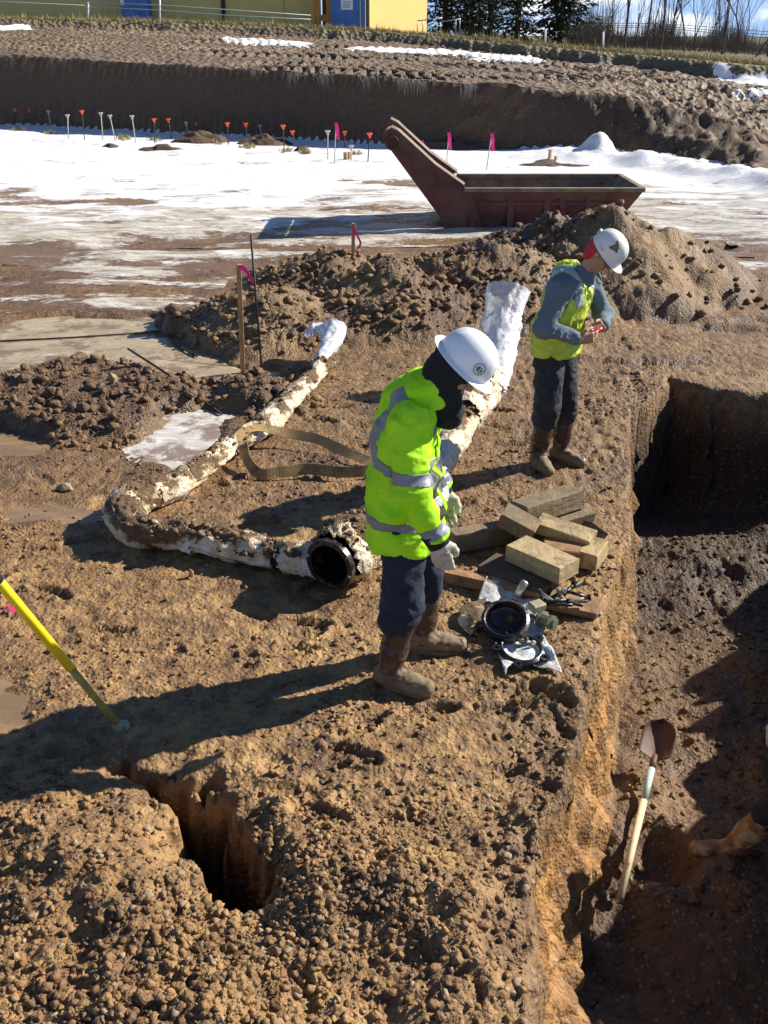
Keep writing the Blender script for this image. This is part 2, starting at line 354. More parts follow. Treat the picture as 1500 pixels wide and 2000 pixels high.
# ------------------------------------------------------------ materials
class M:
    def __init__(s, name):
        s.m = bpy.data.materials.new(name); s.m.use_nodes = True; s.t = s.m.node_tree; s.b = s.t.nodes['Principled BSDF']
        s.geo = s.t.nodes.new('ShaderNodeNewGeometry'); s.P = s.geo.outputs['Position']
    def n(s, k, **kw):
        q = s.t.nodes.new(k)
        for a, b in kw.items(): setattr(q, a, b)
        return q
    def l(s, a, b): s.t.links.new(a, b)
    def noise(s, sc_, det=4, rough=.55, vec=None, scale3=None):
        v = vec or s.P
        if scale3:
            mp_ = s.n('ShaderNodeMapping'); mp_.inputs['Scale'].default_value = scale3; s.l(v, mp_.inputs[0]); v = mp_.outputs[0]
        q = s.n('ShaderNodeTexNoise'); q.inputs['Scale'].default_value = sc_; q.inputs['Detail'].default_value = det; q.inputs['Roughness'].default_value = rough
        s.l(v, q.inputs['Vector']); return q.outputs[0]
    def vor(s, sc_, feat='F1', out='Distance'):
        q = s.n('ShaderNodeTexVoronoi'); q.feature = feat; q.inputs['Scale'].default_value = sc_; s.l(s.P, q.inputs['Vector']); return q.outputs[out]
    def ramp(s, x, stops):
        q = s.n('ShaderNodeValToRGB'); e = q.color_ramp.elements
        while len(e) < len(stops): e.new(.5)
        for i, (p, c) in enumerate(stops):
            e[i].position = p; e[i].color = (c if hasattr(c, '__len__') else (c, c, c)) + (1,) if hasattr(c, '__len__') else (c, c, c, 1)
        s.l(x, q.inputs[0]); return q.outputs[0]
    def mix(s, f, a, b, mode='MIX'):
        q = s.n('ShaderNodeMixRGB', blend_type=mode)
        for i, v in ((0, f), (1, a), (2, b)):
            if hasattr(v, 'is_output'): s.l(v, q.inputs[i])
            else: q.inputs[i].default_value = v if i == 0 else tuple(v) + (1,)
        return q.outputs[0]
    def mth(s, op, a, b=0.0):
        q = s.n('ShaderNodeMath', operation=op)
        for i, v in ((0, a), (1, b)):
            if hasattr(v, 'is_output'): s.l(v, q.inputs[i])
            else: q.inputs[i].default_value = v
        return q.outputs[0]
    def attr(s, k): q = s.n('ShaderNodeAttribute'); q.attribute_name = k; return q.outputs['Fac']
    def bump(s, h, dist=.01, st=1.0, nrm=None):
        q = s.n('ShaderNodeBump'); q.inputs['Distance'].default_value = dist; q.inputs['Strength'].default_value = st
        s.l(h, q.inputs['Height'])
        if nrm: s.l(nrm, q.inputs['Normal'])
        return q.outputs[0]
    def out(s, color, rough=.8, nrm=None, metal=0, spec=.5, **kw):
        for k, v in (('Base Color', color), ('Roughness', rough), ('Metallic', metal), ('Specular IOR Level', spec)):
            if hasattr(v, 'is_output'): s.l(v, s.b.inputs[k])
            elif k == 'Base Color': s.b.inputs[k].default_value = tuple(v) + (1,)
            else: s.b.inputs[k].default_value = v
        if nrm: s.l(nrm, s.b.inputs['Normal'])
        for k, v in kw.items(): s.b.inputs[k.replace('_', ' ')].default_value = v
        return s.m
def soil(name, dust=False):
    s = M(name)
    big = s.noise(1.3, 5); mid = s.noise(9, 5); fin = s.noise(45, 4, .65); peb = s.vor(38); pebc = s.vor(38, out='Color')
    c = s.mix(s.ramp(big, [(.35, 0.), (.65, 1.)]), (.44, .268, .108), (.285, .162, .064))
    c = s.mix(s.ramp(mid, [(.4, 0.), (.62, .75)]), c, (.13, .070, .034))
    damp = s.ramp(s.noise(1.9, 6, .66), [(.5, 0.), (.64, .7)]); c = s.mix(damp, c, (.115, .062, .030))
    c = s.mix(s.attr('red'), c, (.21, .12, .065))
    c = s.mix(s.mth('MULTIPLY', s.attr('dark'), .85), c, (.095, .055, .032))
    c = s.mix(s.mth('MULTIPLY', s.attr('tanpile'), .8), c, (.21, .14, .066))
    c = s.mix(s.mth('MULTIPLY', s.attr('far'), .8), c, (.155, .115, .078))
    om = s.mth('MULTIPLY', s.attr('orange'), s.ramp(s.noise(4.5, 5, .6), [(.42, 1.), (.66, .2)]))
    c = s.mix(om, c, s.mix(s.ramp(s.noise(5, 5, .65), [(.38, 0.), (.62, 1.)]), (.52, .27, .08), (.24, .125, .05)))
    c = s.mix(s.mth('MULTIPLY', s.attr('deep'), .8), c, (.032, .020, .012))  # near-black mix puts shade of hole, trench and bank into the colour
    gr = s.mth('MULTIPLY', s.attr('grassy'), 1.0)
    c = s.mix(gr, c, (.17, .15, .07))
    sep = s.n('ShaderNodeSeparateColor'); s.l(pebc, sep.inputs[0])
    isp = s.mth('GREATER_THAN', sep.outputs[0], .8)
    pm = s.mth('MULTIPLY', isp, s.ramp(peb, [(.25, 1.), (.45, 0.)]))
    c = s.mix(s.mth('MULTIPLY', pm, s.mth('SUBTRACT', .6, s.mth('MULTIPLY', s.attr('wet'), .4))), c, (.36, .27, .17))
    wet = s.attr('wet')
    ro = s.mix(s.mth('MULTIPLY', wet, s.ramp(s.noise(3.5, 4), [(.42, 0.), (.6, 1.)])), s.mix(damp, (.72,) * 3, (.42,) * 3), (.22,) * 3)
    h = s.mth('ADD', s.mth('MULTIPLY', fin, .7), s.mth('MULTIPLY', s.ramp(peb, [(0., 1.), (.6, 0.)]), .45))
    far = s.attr('far')
    vfar = s.mth('MULTIPLY', s.vor(4.5), far)
    n1 = s.bump(s.noise(16, 5, .6), .035, .8); n1 = s.bump(vfar, .22, .8, n1); n2 = s.bump(h, .014, 1.0, n1)
    return s.out(c, ro, n2, spec=.45)
SOIL = soil('soil')
def simple(name, c, rough=.7, var=.25, sc_=8, bump=.0, bsc=40, metal=0, dirt=None, dsc=5, dpos=(.5, .62), spec=.5, **kw):
    s = M(name)
    n = s.noise(sc_, 5)
    cc = s.mix(s.ramp(n, [(.3, 0.), (.7, 1.)]), [q * (1 - var) for q in c], [min(1, q * (1 + var)) for q in c])
    r_ = rough
    if dirt is not None:
        dm = s.ramp(s.noise(dsc, 6, .65), [(dpos[0], 0.), (dpos[1], 1.)])
        cc = s.mix(dm, cc, dirt); r_ = s.mix(dm, (rough,) * 3, (.9,) * 3)
    nr = s.bump(s.noise(bsc, 5), bump) if bump else None
    return s.out(cc, r_, nr, metal, spec, **kw)
MUD = (.17, .105, .055)
MT = dict(
    steel=simple('rusty_dark_red_steel', (.125, .042, .034), .7, .4, 3, .006, 20, dirt=(.13, .085, .055), dsc=2.6, dpos=(.5, .62)),
    steelin=simple('muddy_steel', (.22, .165, .11), .8, .4, 5, .01, 15),
    bandmetal=simple('worn_steel_edge', (.30, .24, .17), .6, .3, 6),
    wood=simple('stake_wood', (.42, .25, .11), .8, .25, 14, .002, 60),
    rebar=simple('rebar', (.05, .035, .03), .8, .3, 30, .002, 80),
    blackrod=simple('black_rod', (.012, .012, .014), .6, .2, 20),
    pink=simple('pink_flagging', (.9, .02, .22), .6, .15, 20),
    orangecap=simple('orange_cap', (.85, .10, .03), .5, .1, 20),
    greycap=simple('grey_cap', (.45, .42, .38), .6, .1, 20),
    bwall=simple('olive_tan_wall', (.66, .50, .18), .9, .06, .4),
    gold=simple('golden_wall', (.80, .54, .19), .9, .06, .4),
    orange=simple('orange_post', (.62, .27, .05), .7, .1, 3),
    blue=simple('blue_panel', (.05, .15, .42), .5, .15, 2),
    white=simple('white_sheet', (.78, .79, .8), .6, .05, 5),
    darkm=simple('dark_metal', (.03, .03, .035), .5, .2, 10),
    galv=simple('grey_rail', (.35, .36, .37), .5, .1, 10, metal=.5),
    bark=simple('bark', (.10, .08, .065), .9, .3, 4, .01, 12),
    twig=simple('twigs', (.13, .10, .08), .9, .3, 2),
    needle=simple('needles', (.020, .036, .017), .8, .5, .8),
    grass=simple('dry_grass', (.36, .29, .13), .9, .4, 3),
    strap=simple('webbing', (.34, .23, .095), .85, .2, 6, .003, 90, dirt=MUD, dsc=9, dpos=(.5, .68)),
    yellow=simple('yellow_rod', (.85, .68, .02), .45, .06, 5),
    greenfoot=simple('dull_green_metal', (.30, .33, .20), .7, .2, 20),
    handle=simple('painted_wood_handle', (.66, .55, .33), .5, .1, 12, dirt=(.4, .3, .16), dsc=14, dpos=(.55, .65)),
    paleblue=simple('pale_blue_paint', (.40, .52, .47), .5, .15, 12),
    shoveliron=simple('brown_shovel_iron', (.11, .055, .035), .65, .2, 12, .002, 30),
    black=simple('black_iron', (.012, .012, .014), .28, .3, 20, .002, 60, dirt=(.10, .07, .04), dsc=14, dpos=(.52, .66)),
    bolt=simple('bright_bolt', (.55, .5, .42), .35, .2, 40, metal=.7),
    brass=simple('dull_brass', (.34, .30, .2), .5, .3, 30),
    olive=simple('grey_green_casting', (.16, .17, .11), .5, .25, 15),
    redrubber=simple('red_rubber', (.25, .03, .03), .4, .2, 20),
    hardwhite=simple('hard_hat_white', (.80, .81, .82), .28, .03, 6, spec=.5),
    hatdirty=simple('hard_hat_worn_white', (.74, .73, .69), .35, .05, 6, dirt=(.45, .40, .30), dsc=14, dpos=(.62, .75)),
    sticker=simple('brown_sticker', (.22, .15, .08), .6, .4, 60),
    greysticker=simple('grey_sticker', (.12, .13, .15), .5, .4, 80),
    skin=simple('skin', (.42, .23, .15), .55, .1, 20, .001, 120),
    knit=simple('black_knit', (.010, .011, .014), .95, .3, 30, .002, 150),
    red=simple('red_cloth', (.50, .03, .04), .85, .2, 20, .002, 100),
    navy=simple('navy_cotton', (.010, .016, .036), .85, .35, 9, .004, 60, dirt=(.06, .05, .045), dsc=6, dpos=(.62, .8)),
    navy2=simple('charcoal_trousers', (.016, .019, .027), .8, .3, 9, .004, 50, dirt=(.075, .06, .05), dsc=5, dpos=(.58, .78)),
    shirt=simple('blue_work_shirt', (.115, .155, .185), .85, .12, 8, .002, 120),
    reflect=simple('grey_reflective_tape', (.20, .22, .25), .45, .08, 20, .001, 90),
    vestreflect=simple('silver_vest_tape', (.34, .42, .42), .4, .08, 20),
    blackcloth=simple('black_jacket_panel', (.018, .018, .022), .6, .2, 15),
    glove=simple('pale_work_glove', (.50, .46, .36), .9, .12, 14, .002, 90, dirt=(.22, .19, .15), dsc=22, dpos=(.52, .66)),
    redthing=simple('red_plastic', (.72, .02, .03), .35, .1, 20),
    stone=simple('tan_stone', (.30, .23, .14), .85, .25, 8, .006, 18),
    darkstone=simple('brown_clay_lump', (.09, .055, .035), .85, .25, 8, .006, 18),
    root=simple('pale_roots', (.30, .26, .2), .9, .3, 10),
    paint=simple('white_marks', (.78, .8, .8), .5, .02, 10),
    stick=simple('dark_stick', (.045, .03, .02), .85, .3, 10),
)
def hivis():
    s = M('hi_vis_cloth'); n = s.noise(7, 5)
    c = s.mix(s.ramp(n, [(.3, 0.), (.7, 1.)]), (.36, .76, .010), (.44, .86, .02))
    dirt = s.ramp(s.noise(9, 6, .72), [(.6, 0.), (.76, .5)])
    c = s.mix(dirt, c, (.20, .26, .05)); c = s.mix(s.ramp(s.noise(34, 4, .6), [(.68, 0.), (.74, .8)]), c, (.10, .09, .04))
    nr = s.bump(s.noise(8, 5, .6), .015, .8); nr = s.bump(s.noise(240, 2), .0008, .6, nr)
    return s.out(c, .75, nr, spec=.25, Sheen_Weight=.0)
MT['hivis'] = hivis()
def vestm():
    s = M('lime_vest_mesh'); n = s.noise(12, 5)
    c = s.mix(s.ramp(n, [(.35, 0.), (.65, 1.)]), (.40, .54, .03), (.58, .70, .09))
    return s.out(c, .6, s.bump(s.noise(14, 5, .6), .02, .8), spec=.4)
MT['vest'] = vestm()
def bootm():
    s = M('muddy_rubber'); n = s.noise(14, 5, .6)
    hz = s.attr('hz')
    m = s.mth('SUBTRACT', s.mth('ADD', s.mth('MULTIPLY', s.ramp(n, [(.3, 0.), (.7, 1.)]), .9), .25), s.mth('MULTIPLY', hz, 4.6))
    m = s.ramp(m, [(.0, 0.), (.35, 1.)])
    c = s.mix(m, (.055, .032, .026), (.22, .16, .09))
    ro = s.mix(m, (.38,) * 3, (.85,) * 3)
    return s.out(c, ro, s.bump(n, .006, .7))
MT['boot'] = bootm()
MT['tanboot'] = simple('tan_muddy_boot', (.20, .10, .05), .55, .35, 12, .008, 30, dirt=(.40, .32, .21), dsc=8, dpos=(.46, .56))
def wrapm():
    s = M('muddy_plastic_wrap')
    up = s.n('ShaderNodeSeparateXYZ'); s.l(s.geo.outputs['Normal'], up.inputs[0])
    n = s.noise(5, 6, .6); nn = s.noise(22, 5, .7)
    base = s.mix(s.ramp(s.noise(3, 4), [(.35, 0.), (.65, 1.)]), (.80, .78, .72), (.66, .52, .33))
    q = s.mth('ADD', s.mth('MULTIPLY', s.attr('mud'), 1.0), s.mth('MULTIPLY', s.mth('SUBTRACT', n, .5), 3.2))
    m = s.ramp(q, [(.42, 0.), (.62, 1.)])
    tan = s.ramp(q, [(.0, 0.), (.46, 1.)])
    c = s.mix(tan, base, (.56, .42, .24)); fin = s.ramp(s.mth('ADD', q, s.mth('MULTIPLY', s.mth('SUBTRACT', nn, .5), 1.6)), [(.35, 0.), (.75, .8)]); c = s.mix(fin, c, (.36, .25, .13)); c = s.mix(m, c, s.mix(nn, (.07, .042, .024), (.24, .155, .08)))
    ro = s.mix(m, (.3,) * 3, (.92,) * 3)
    b = s.bump(s.mth('ABSOLUTE', s.mth('SUBTRACT', s.noise(14, 4, .6), .5)), .05, .9); b = s.bump(s.mth('MULTIPLY', nn, m), .03, 1, b)
    return s.out(c, ro, b, spec=.5)
MT['wrap'] = wrapm()
def plasm():
    s = M('clear_white_plastic'); n = s.noise(9, 5, .65)
    c = s.mix(s.ramp(n, [(.35, 0.), (.65, 1.)]), (.74, .78, .86), (.88, .88, .88))
    c = s.mix(s.mth('MULTIPLY', s.attr('mud'), s.ramp(s.noise(7, 5), [(.42, 0.), (.55, 1.)])), c, (.50, .38, .2))
    cb = s.bump(s.mth('ABSOLUTE', s.mth('SUBTRACT', s.noise(11, 5, .55), .5)), .022, .9)
    return s.out(c, .26, s.bump(n, .01, .6, cb), spec=.7, Transmission_Weight=.3, IOR=1.15)
MT['plastic'] = plasm()
def lumber(name, a, b, dirt=.5):
    s = M(name)
    n = s.noise(6, 6, .6, None, (1.2, 1.2, 5)); k = s.noise(30, 3, .5)
    c = s.mix(s.ramp(n, [(.35, 0.), (.65, 1.)]), a, b)
    dm = s.ramp(s.noise(7, 6, .7), [(dirt, 0.), (dirt + .12, .85)])
    c = s.mix(dm, c, (.16, .105, .06))
    c = s.mix(s.ramp(s.vor(9), [(.02, 1.), (.09, 0.)]), c, (.12, .07, .035))
    g_ = s.noise(55, 5, .7, None, (1, .12, .12)); c = s.mix(s.ramp(g_, [(.45, 0.), (.7, .55)]), c, [q * .55 for q in b])
    return s.out(c, .85, s.bump(g_, .004, .9, s.bump(n, .012, .9, s.bump(k, .004, .8))))
MT['lum1'] = lumber('weathered_grey_timber', (.27, .20, .115), (.19, .14, .085), .52)
MT['lum2'] = lumber('pale_yellow_timber', (.50, .385, .20), (.36, .27, .14), .53)
MT['lum3'] = lumber('reddish_timber', (.42, .235, .11), (.28, .15, .075), .52)
MT['lum4'] = lumber('dark_wet_timber', (.13, .085, .05), (.09, .06, .04), .5)
def icem(name, a, b, ro=.12, wt=.5):
    s = M(name); n = s.noise(1.6, 6, .62, None, (1, 2.6, 1)); k = s.noise(5, 5, .7, None, (1, 2.2, 1))
    c = s.mix(s.ramp(n, [(.38, 0.), (.62, 1.)]), a, b)
    c = s.mix(s.ramp(k, [(wt, 0.), (wt + .08, 1.)]), c, (.70, .68, .64))
    c = s.mix(s.ramp(s.noise(3.1, 6, .7), [(.5, 0.), (.58, .85)]), c, (.20, .13, .08))
    rr = s.mix(s.ramp(k, [(.4, 0.), (.6, 1.)]), (ro,) * 3, (.5,) * 3)
    return s.out(c, rr, s.bump(k, .012, .6), spec=.5)
MT['ice'] = icem('cloudy_brown_ice', (.46, .38, .25), (.36, .28, .17), .16, .62)
MT['iceb'] = icem('brown_meltwater', (.30, .20, .10), (.21, .135, .07), .08, .8)
MT['icew'] = icem('white_ice', (.62, .60, .58), (.50, .44, .36), .2)
def snowm():
    s = M('old_snow'); n = s.noise(2.2, 6, .65, None, (1, 3, 1)); k = s.noise(7, 5, .7, None, (1, 2.5, 1)); ic = s.attr('ice')
    c = s.mix(s.ramp(n, [(.4, 0.), (.6, 1.)]), (.86, .86, .87), (.74, .74, .76))
    n = s.noise(.75, 6, .62, None, (1, 2.6, 1))
    ii = s.ramp(s.mth('ADD', ic, s.mth('MULTIPLY', s.mth('SUBTRACT', n, .5), 3.4)), [(.38, 0.), (.62, 1.)])
    c = s.mix(ii, c, s.mix(s.ramp(s.noise(1.6, 6, .65, None, (1, 3.2, 1)), [(.45, 0.), (.60, 1.)]), (.78, .74, .66), (.44, .35, .23)))
    dd = s.ramp(s.mth('ADD', s.attr('thin'), s.mth('MULTIPLY', s.mth('SUBTRACT', k, .5), 2.6)), [(.5, 0.), (.75, 1.)])
    c = s.mix(dd, c, (.22, .14, .085))
    ro = s.mix(ii, (.75,) * 3, (.2,) * 3)
    return s.out(c, ro, s.bump(k, .05, .7), spec=.4)
MT['snow'] = snowm()

# ------------------------------------------------------------ ground mesh
Q = 1.15
def axis_x(ds, rate, core, lim):
    a = [0.0]; 
    while a[-1] < lim:
        a.append(a[-1] + (ds if a[-1] < core else ds + (a[-1] - core) * rate))
    return a
pos = axis_x(.012 * Q, .0125, 2.9, 75); neg = axis_x(.012 * Q, .0125, 2.1, 75)
XS = np.array([-q for q in neg[:0:-1]] + pos)
YS = [-1.5]
while YS[-1] < 1.4: YS.append(YS[-1] + .05)
while YS[-1] < 110: YS.append(YS[-1] + max(.011 * Q, .0034 * YS[-1] * Q))
YS += [140, 200, 320, 600, 1100]; YS = np.array(YS)
GX, GY = np.meshgrid(XS, YS)
# fan the far rows outwards so that the sheet reaches the horizon on both sides
sp = np.where(GY > 60, 1 + (GY - 60) / 60.0, 1.0)
GX = GX * sp
Z, MK = ground(GX.ravel(), GY.ravel())
V = np.stack([GX.ravel(), GY.ravel(), Z], 1)
# rough earth walls: push steep faces sideways a little
nx_, ny_ = len(XS), len(YS)
ii = (np.arange(ny_ - 1)[:, None] * nx_ + np.arange(nx_ - 1)[None, :]).ravel()
FQ = np.stack([ii, ii + 1, ii + nx_ + 1, ii + nx_], 1)
p_ = V[MK['wall'] > .02]; w_ = MK['wall'][MK['wall'] > .02]
d3 = .055 * vn3(p_ * 3.2, 1) + .055 * vn3(p_ * 7.5, 2) + .04 * vn3(p_ * 17, 3) + .022 * vn3(p_ * 38, 6) - .06 * np.clip(vn3(p_ * 5, 4) * 2 - .6, 0, 1)
V[MK['wall'] > .02, 0] += w_ * d3; V[MK['wall'] > .02, 2] += w_ * .03 * vn3(p_ * 14, 5)
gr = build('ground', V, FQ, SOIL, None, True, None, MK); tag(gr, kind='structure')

# snow over the floor of the dig
sx0 = np.arange(-24, 24, .11); sy0 = []; yv = 10.2
while yv < 43: sy0.append(yv); yv += .0045 * yv
SX, SY = np.meshgrid(sx0, np.array(sy0)); SX = SX.ravel(); SY = SY.ravel()
uu = SX / SY
Yb = np.interp(uu, cu, cYb)
cover = np.interp(SY - .12 * SX, [10.5, 12.2, 13.5, 16, 19, 24, 40], [-.6, -.12, .05, .22, .42, .85, 1.2])
cover = cover - 0 * SY - .9 * ss(1.2, 2.6, SX - 2.0) * ss(14.5, 12.5, SY)
nz = fbm(SX * .55, SY * 1.0, 5, 200, .6) + .5 * fbm(SX * .9 + .2 * SY, SY * 4.2, 3, 205)
trk = .55 * ss(.35, .75, fbm(SX * .22, SY * 1.5, 3, 210))
drift = ss(0, 1.8, 1.8 - np.abs(SY - (Yb - 1.0))) * ss(2.0, 6.0, SX)
th_ = cover - .62 * nz - trk * ss(30, 20, SY) + drift * .5
gzv, gm = ground(SX, SY, False)
SZ = np.minimum(gzv, .12) + np.clip(th_, -.5, .6) * .07 + .015 * fbm(SX * 2.5, SY * 3, 3, 212) * (th_ > 0) + drift * (.22 + .2 * fbm(SX * 1.4, SY * 1.4, 3, 213))
heap = gp(1165, 308); hd = np.sqrt(((SX - heap.x) / .75) ** 2 + ((SY - heap.y) / .6) ** 2); SZ += .36 * ss(1, .1, hd + .55 * fbm(SX * 2.2, SY * 2.2, 4, 214))
SZ -= .0
pl = np.zeros_like(SX)
for cx, cy, h, a, b in PILE: pl = np.maximum(pl, 1.25 - np.sqrt(((SX - cx) / a) ** 2 + ((SY - cy) / b) ** 2))
for P in (ICE_A, ICE_B, ICE_C):
    pl = np.maximum(pl, ss(.1, -.2, polysd(SX, SY, P)))
keep = ((th_ > -.12) & (pl < .12) & (SY < Yb + .8))
nsx = len(sx0); jj = (np.arange(len(sy0) - 1)[:, None] * nsx + np.arange(nsx - 1)[None, :]).ravel()
SF = np.stack([jj, jj + 1, jj + nsx + 1, jj + nsx], 1)
SF = SF[keep[SF].all(1)]
icea = np.clip(1 - ss(16, 24, SY - .15 * SX) + .25 * fbm(SX * .4, SY * .9, 3, 215), 0, 1)
def compact(V, FC, at):
    u_, inv = np.unique(FC.ravel(), return_inverse=True); return V[u_], inv.reshape(FC.shape), {k: a[u_] for k, a in at.items()}
v_, f_, a_ = compact(np.stack([SX, SY, SZ], 1), SF, {'ice': icea, 'thin': np.clip(.75 - th_ * 1.6 + 1.0 * ss(.12, .4, fbm(SX * .35 + 2, SY * .6, 5, 217, .6)) * ss(36, 25, SY) * ss(6, -3, SX), 0, 1)})
sn = build('snow_cover', v_, f_, MT['snow'], None, True, None, a_); tag(sn, kind='structure')
# snow remnants on the bench above the cut
def snow_patch(pts, ytop, ztop=None):
    P = [wp(x, y, yy) for x, y, yy in pts]
    cx = sum(p.x for p in P) / len(P); cy = sum(p.y for p in P) / len(P)
    x0, x1 = min(p.x for p in P) - .5, max(p.x for p in P) + .5; y0, y1 = min(p.y for p in P) - 1, max(p.y for p in P) + 1
    gx, gy = np.meshgrid(np.arange(x0, x1, .12), np.arange(y0, y1, .12)); n = gx.shape[1]; m = gx.shape[0]; gx = gx.ravel(); gy = gy.ravel()
    sd = polysd(gx, gy, [(p.x, p.y) for p in P]) + .9 * fbm(gx * .6, gy * 1.0, 4, int(abs(cx) * 10))
    z0, _ = ground(gx, gy); z = z0 + np.clip(-sd, -.5, .5) * .16
    k = sd < .25; j = (np.arange(m - 1)[:, None] * n + np.arange(n - 1)[None, :]).ravel(); FQ_ = np.stack([j, j + 1, j + n + 1, j + n], 1); FQ_ = FQ_[k[FQ_].all(1)]
    if len(FQ_) == 0: return
    v, f, a = compact(np.stack([gx, gy, z], 1), FQ_, {'ice': np.zeros_like(gx), 'thin': np.zeros_like(gx)})
    tag(build('snow_patch', v, f, MT['snow'], None, True, None, a), kind='structure')
def bench_y(x, y):       # distance of the bench surface seen at a pixel
    for Y in np.arange(24, 56, .25):
        p = wp(x, y, Y)
        if gz(p.x, p.y, False) >= p.z and Y > 27: return float(Y)
    return 48.0
for pts in ([(-60, 48), (60, 46), (60, 58), (-60, 58)], [(440, 74), (600, 84), (590, 93), (450, 84)], [(690, 93), (905, 102), (900, 112), (690, 100)], [(905, 101), (1055, 112), (1050, 126), (915, 114)], [(1410, 142), (1530, 152), (1530, 172), (1420, 160)], [(1440, 178), (1540, 182), (1540, 198), (1450, 200)]):
    snow_patch([(x, y, bench_y(x, y)) for x, y in pts], 0)
# frozen puddles
def puddle(P, zz, mat, grow=.12):
    cx = sum(p[0] for p in P) / len(P); cy = sum(p[1] for p in P) / len(P)
    V = [(cx, cy, zz)]; n = len(P); rings = 1
    for x, y in P:
        dx, dy = x - cx, y - cy; l = math.hypot(dx, dy); V.append((x + dx / l * grow, y + dy / l * grow, zz))
    o = build('puddle_ice', V, [(0, i + 1, (i + 1) % n + 1) for i in range(n)], mat); tag(o, kind='structure'); return o
def meanz(P): 
    X_ = np.array([p[0] for p in P] + [sum(p[0] for p in P) / len(P)]); Y_ = np.array([p[1] for p in P] + [sum(p[1] for p in P) / len(P)])
    return float(np.median(ground(X_, Y_, False)[0]))
PUD = {}
for k, P, off, mat in (('A', ICE_A, .015, 'ice'), ('B', ICE_B, .018, 'icew'), ('C', ICE_C, .012, 'iceb'), ('D', ICE_D, .004, 'iceb'), ('E', ICE_E, .006, 'iceb')):
    gx, gy = np.meshgrid(np.linspace(min(p[0] for p in P), max(p[0] for p in P), 30), np.linspace(min(p[1] for p in P), max(p[1] for p in P), 30)); gx = gx.ravel(); gy = gy.ravel()
    ins = polysd(gx, gy, P) < -.05
    zz = float(np.median(ground(gx[ins], gy[ins])[0])) + off if ins.any() else 0
    PUD[k] = zz; puddle(P, zz, MT[mat])

# ------------------------------------------------------------ loose clods and gravel (beyond counting)
def ico(sub):
    t = (1 + 5 ** .5) / 2
    v = [(-1, t, 0), (1, t, 0), (-1, -t, 0), (1, -t, 0), (0, -1, t), (0, 1, t), (0, -1, -t), (0, 1, -t), (t, 0, -1), (t, 0, 1), (-t, 0, -1), (-t, 0, 1)]
    f = [(0, 11, 5), (0, 5, 1), (0, 1, 7), (0, 7, 10), (0, 10, 11), (1, 5, 9), (5, 11, 4), (11, 10, 2), (10, 7, 6), (7, 1, 8), (3, 9, 4), (3, 4, 2), (3, 2, 6), (3, 6, 8), (3, 8, 9), (4, 9, 5), (2, 4, 11), (6, 2, 10), (8, 6, 7), (9, 8, 1)]
    v = [Vector(q).normalized() for q in v]
    for _ in range(sub):
        mid = {}; nf = []
        def m_(a, b):
            k = (min(a, b), max(a, b))
            if k not in mid: v.append((v[a] + v[b]).normalized()); mid[k] = len(v) - 1
            return mid[k]
        for a, b, c in f:
            x, y, z = m_(a, b), m_(b, c), m_(c, a); nf += [(a, x, z), (b, y, x), (c, z, y), (x, y, z)]
        f = nf
    return np.array([tuple(q) for q in v]), np.array(f)
IV, IF = ico(1)
def scatter(name, n, xr, yr, prob, rmin, rmax, mat, pw=3.0, sink=.25, mk=True):
    x = rng.uniform(*xr, n * 6); y = rng.uniform(*yr, n * 6)
    p = prob(x, y); k = rng.random(n * 6) < p; x = x[k][:n]; y = y[k][:n]; n = len(x)
    z, m = ground(x, y); r = rmin + (rmax - rmin) * rng.random(n) ** pw
    Vt = IV[None] * (1 + .0 * r[:, None, None]) * np.stack([rng.uniform(.7, 1.25, n), rng.uniform(.7, 1.25, n), rng.uniform(.5, .95, n)], 1)[:, None, :]
    pn = rng.standard_normal((n, 6, 3)); pn /= np.linalg.norm(pn, axis=2, keepdims=True); dd = np.einsum('vk,npk->nvp', IV, pn); Vt = Vt * np.minimum(1, np.min(np.where(dd > .4, .58 / np.maximum(dd, .01), 2), axis=2))[:, :, None]
    bumpy = 1 + .32 * rng.standard_normal((n, len(IV), 1)).clip(-1.4, 1.4) * .4
    Vt = Vt * bumpy * r[:, None, None]
    a = rng.uniform(0, 6.28, n); ca, sa = np.cos(a)[:, None], np.sin(a)[:, None]
    xx = Vt[:, :, 0] * ca - Vt[:, :, 1] * sa; yy = Vt[:, :, 0] * sa + Vt[:, :, 1] * ca
    Vt = np.stack([xx + x[:, None], yy + y[:, None], Vt[:, :, 2] + (z + r * (.6 - sink) - .15 * r)[:, None]], 2).reshape(-1, 3)
    FF = (IF[None] + (np.arange(n) * len(IV))[:, None, None]).reshape(-1, 3)
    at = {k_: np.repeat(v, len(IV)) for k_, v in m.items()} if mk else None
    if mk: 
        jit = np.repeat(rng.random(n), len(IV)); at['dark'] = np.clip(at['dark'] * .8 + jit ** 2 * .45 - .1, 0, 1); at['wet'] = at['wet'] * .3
    o = build(name, Vt, FF, mat, None, False, None, at); return tag(o, kind='stuff')
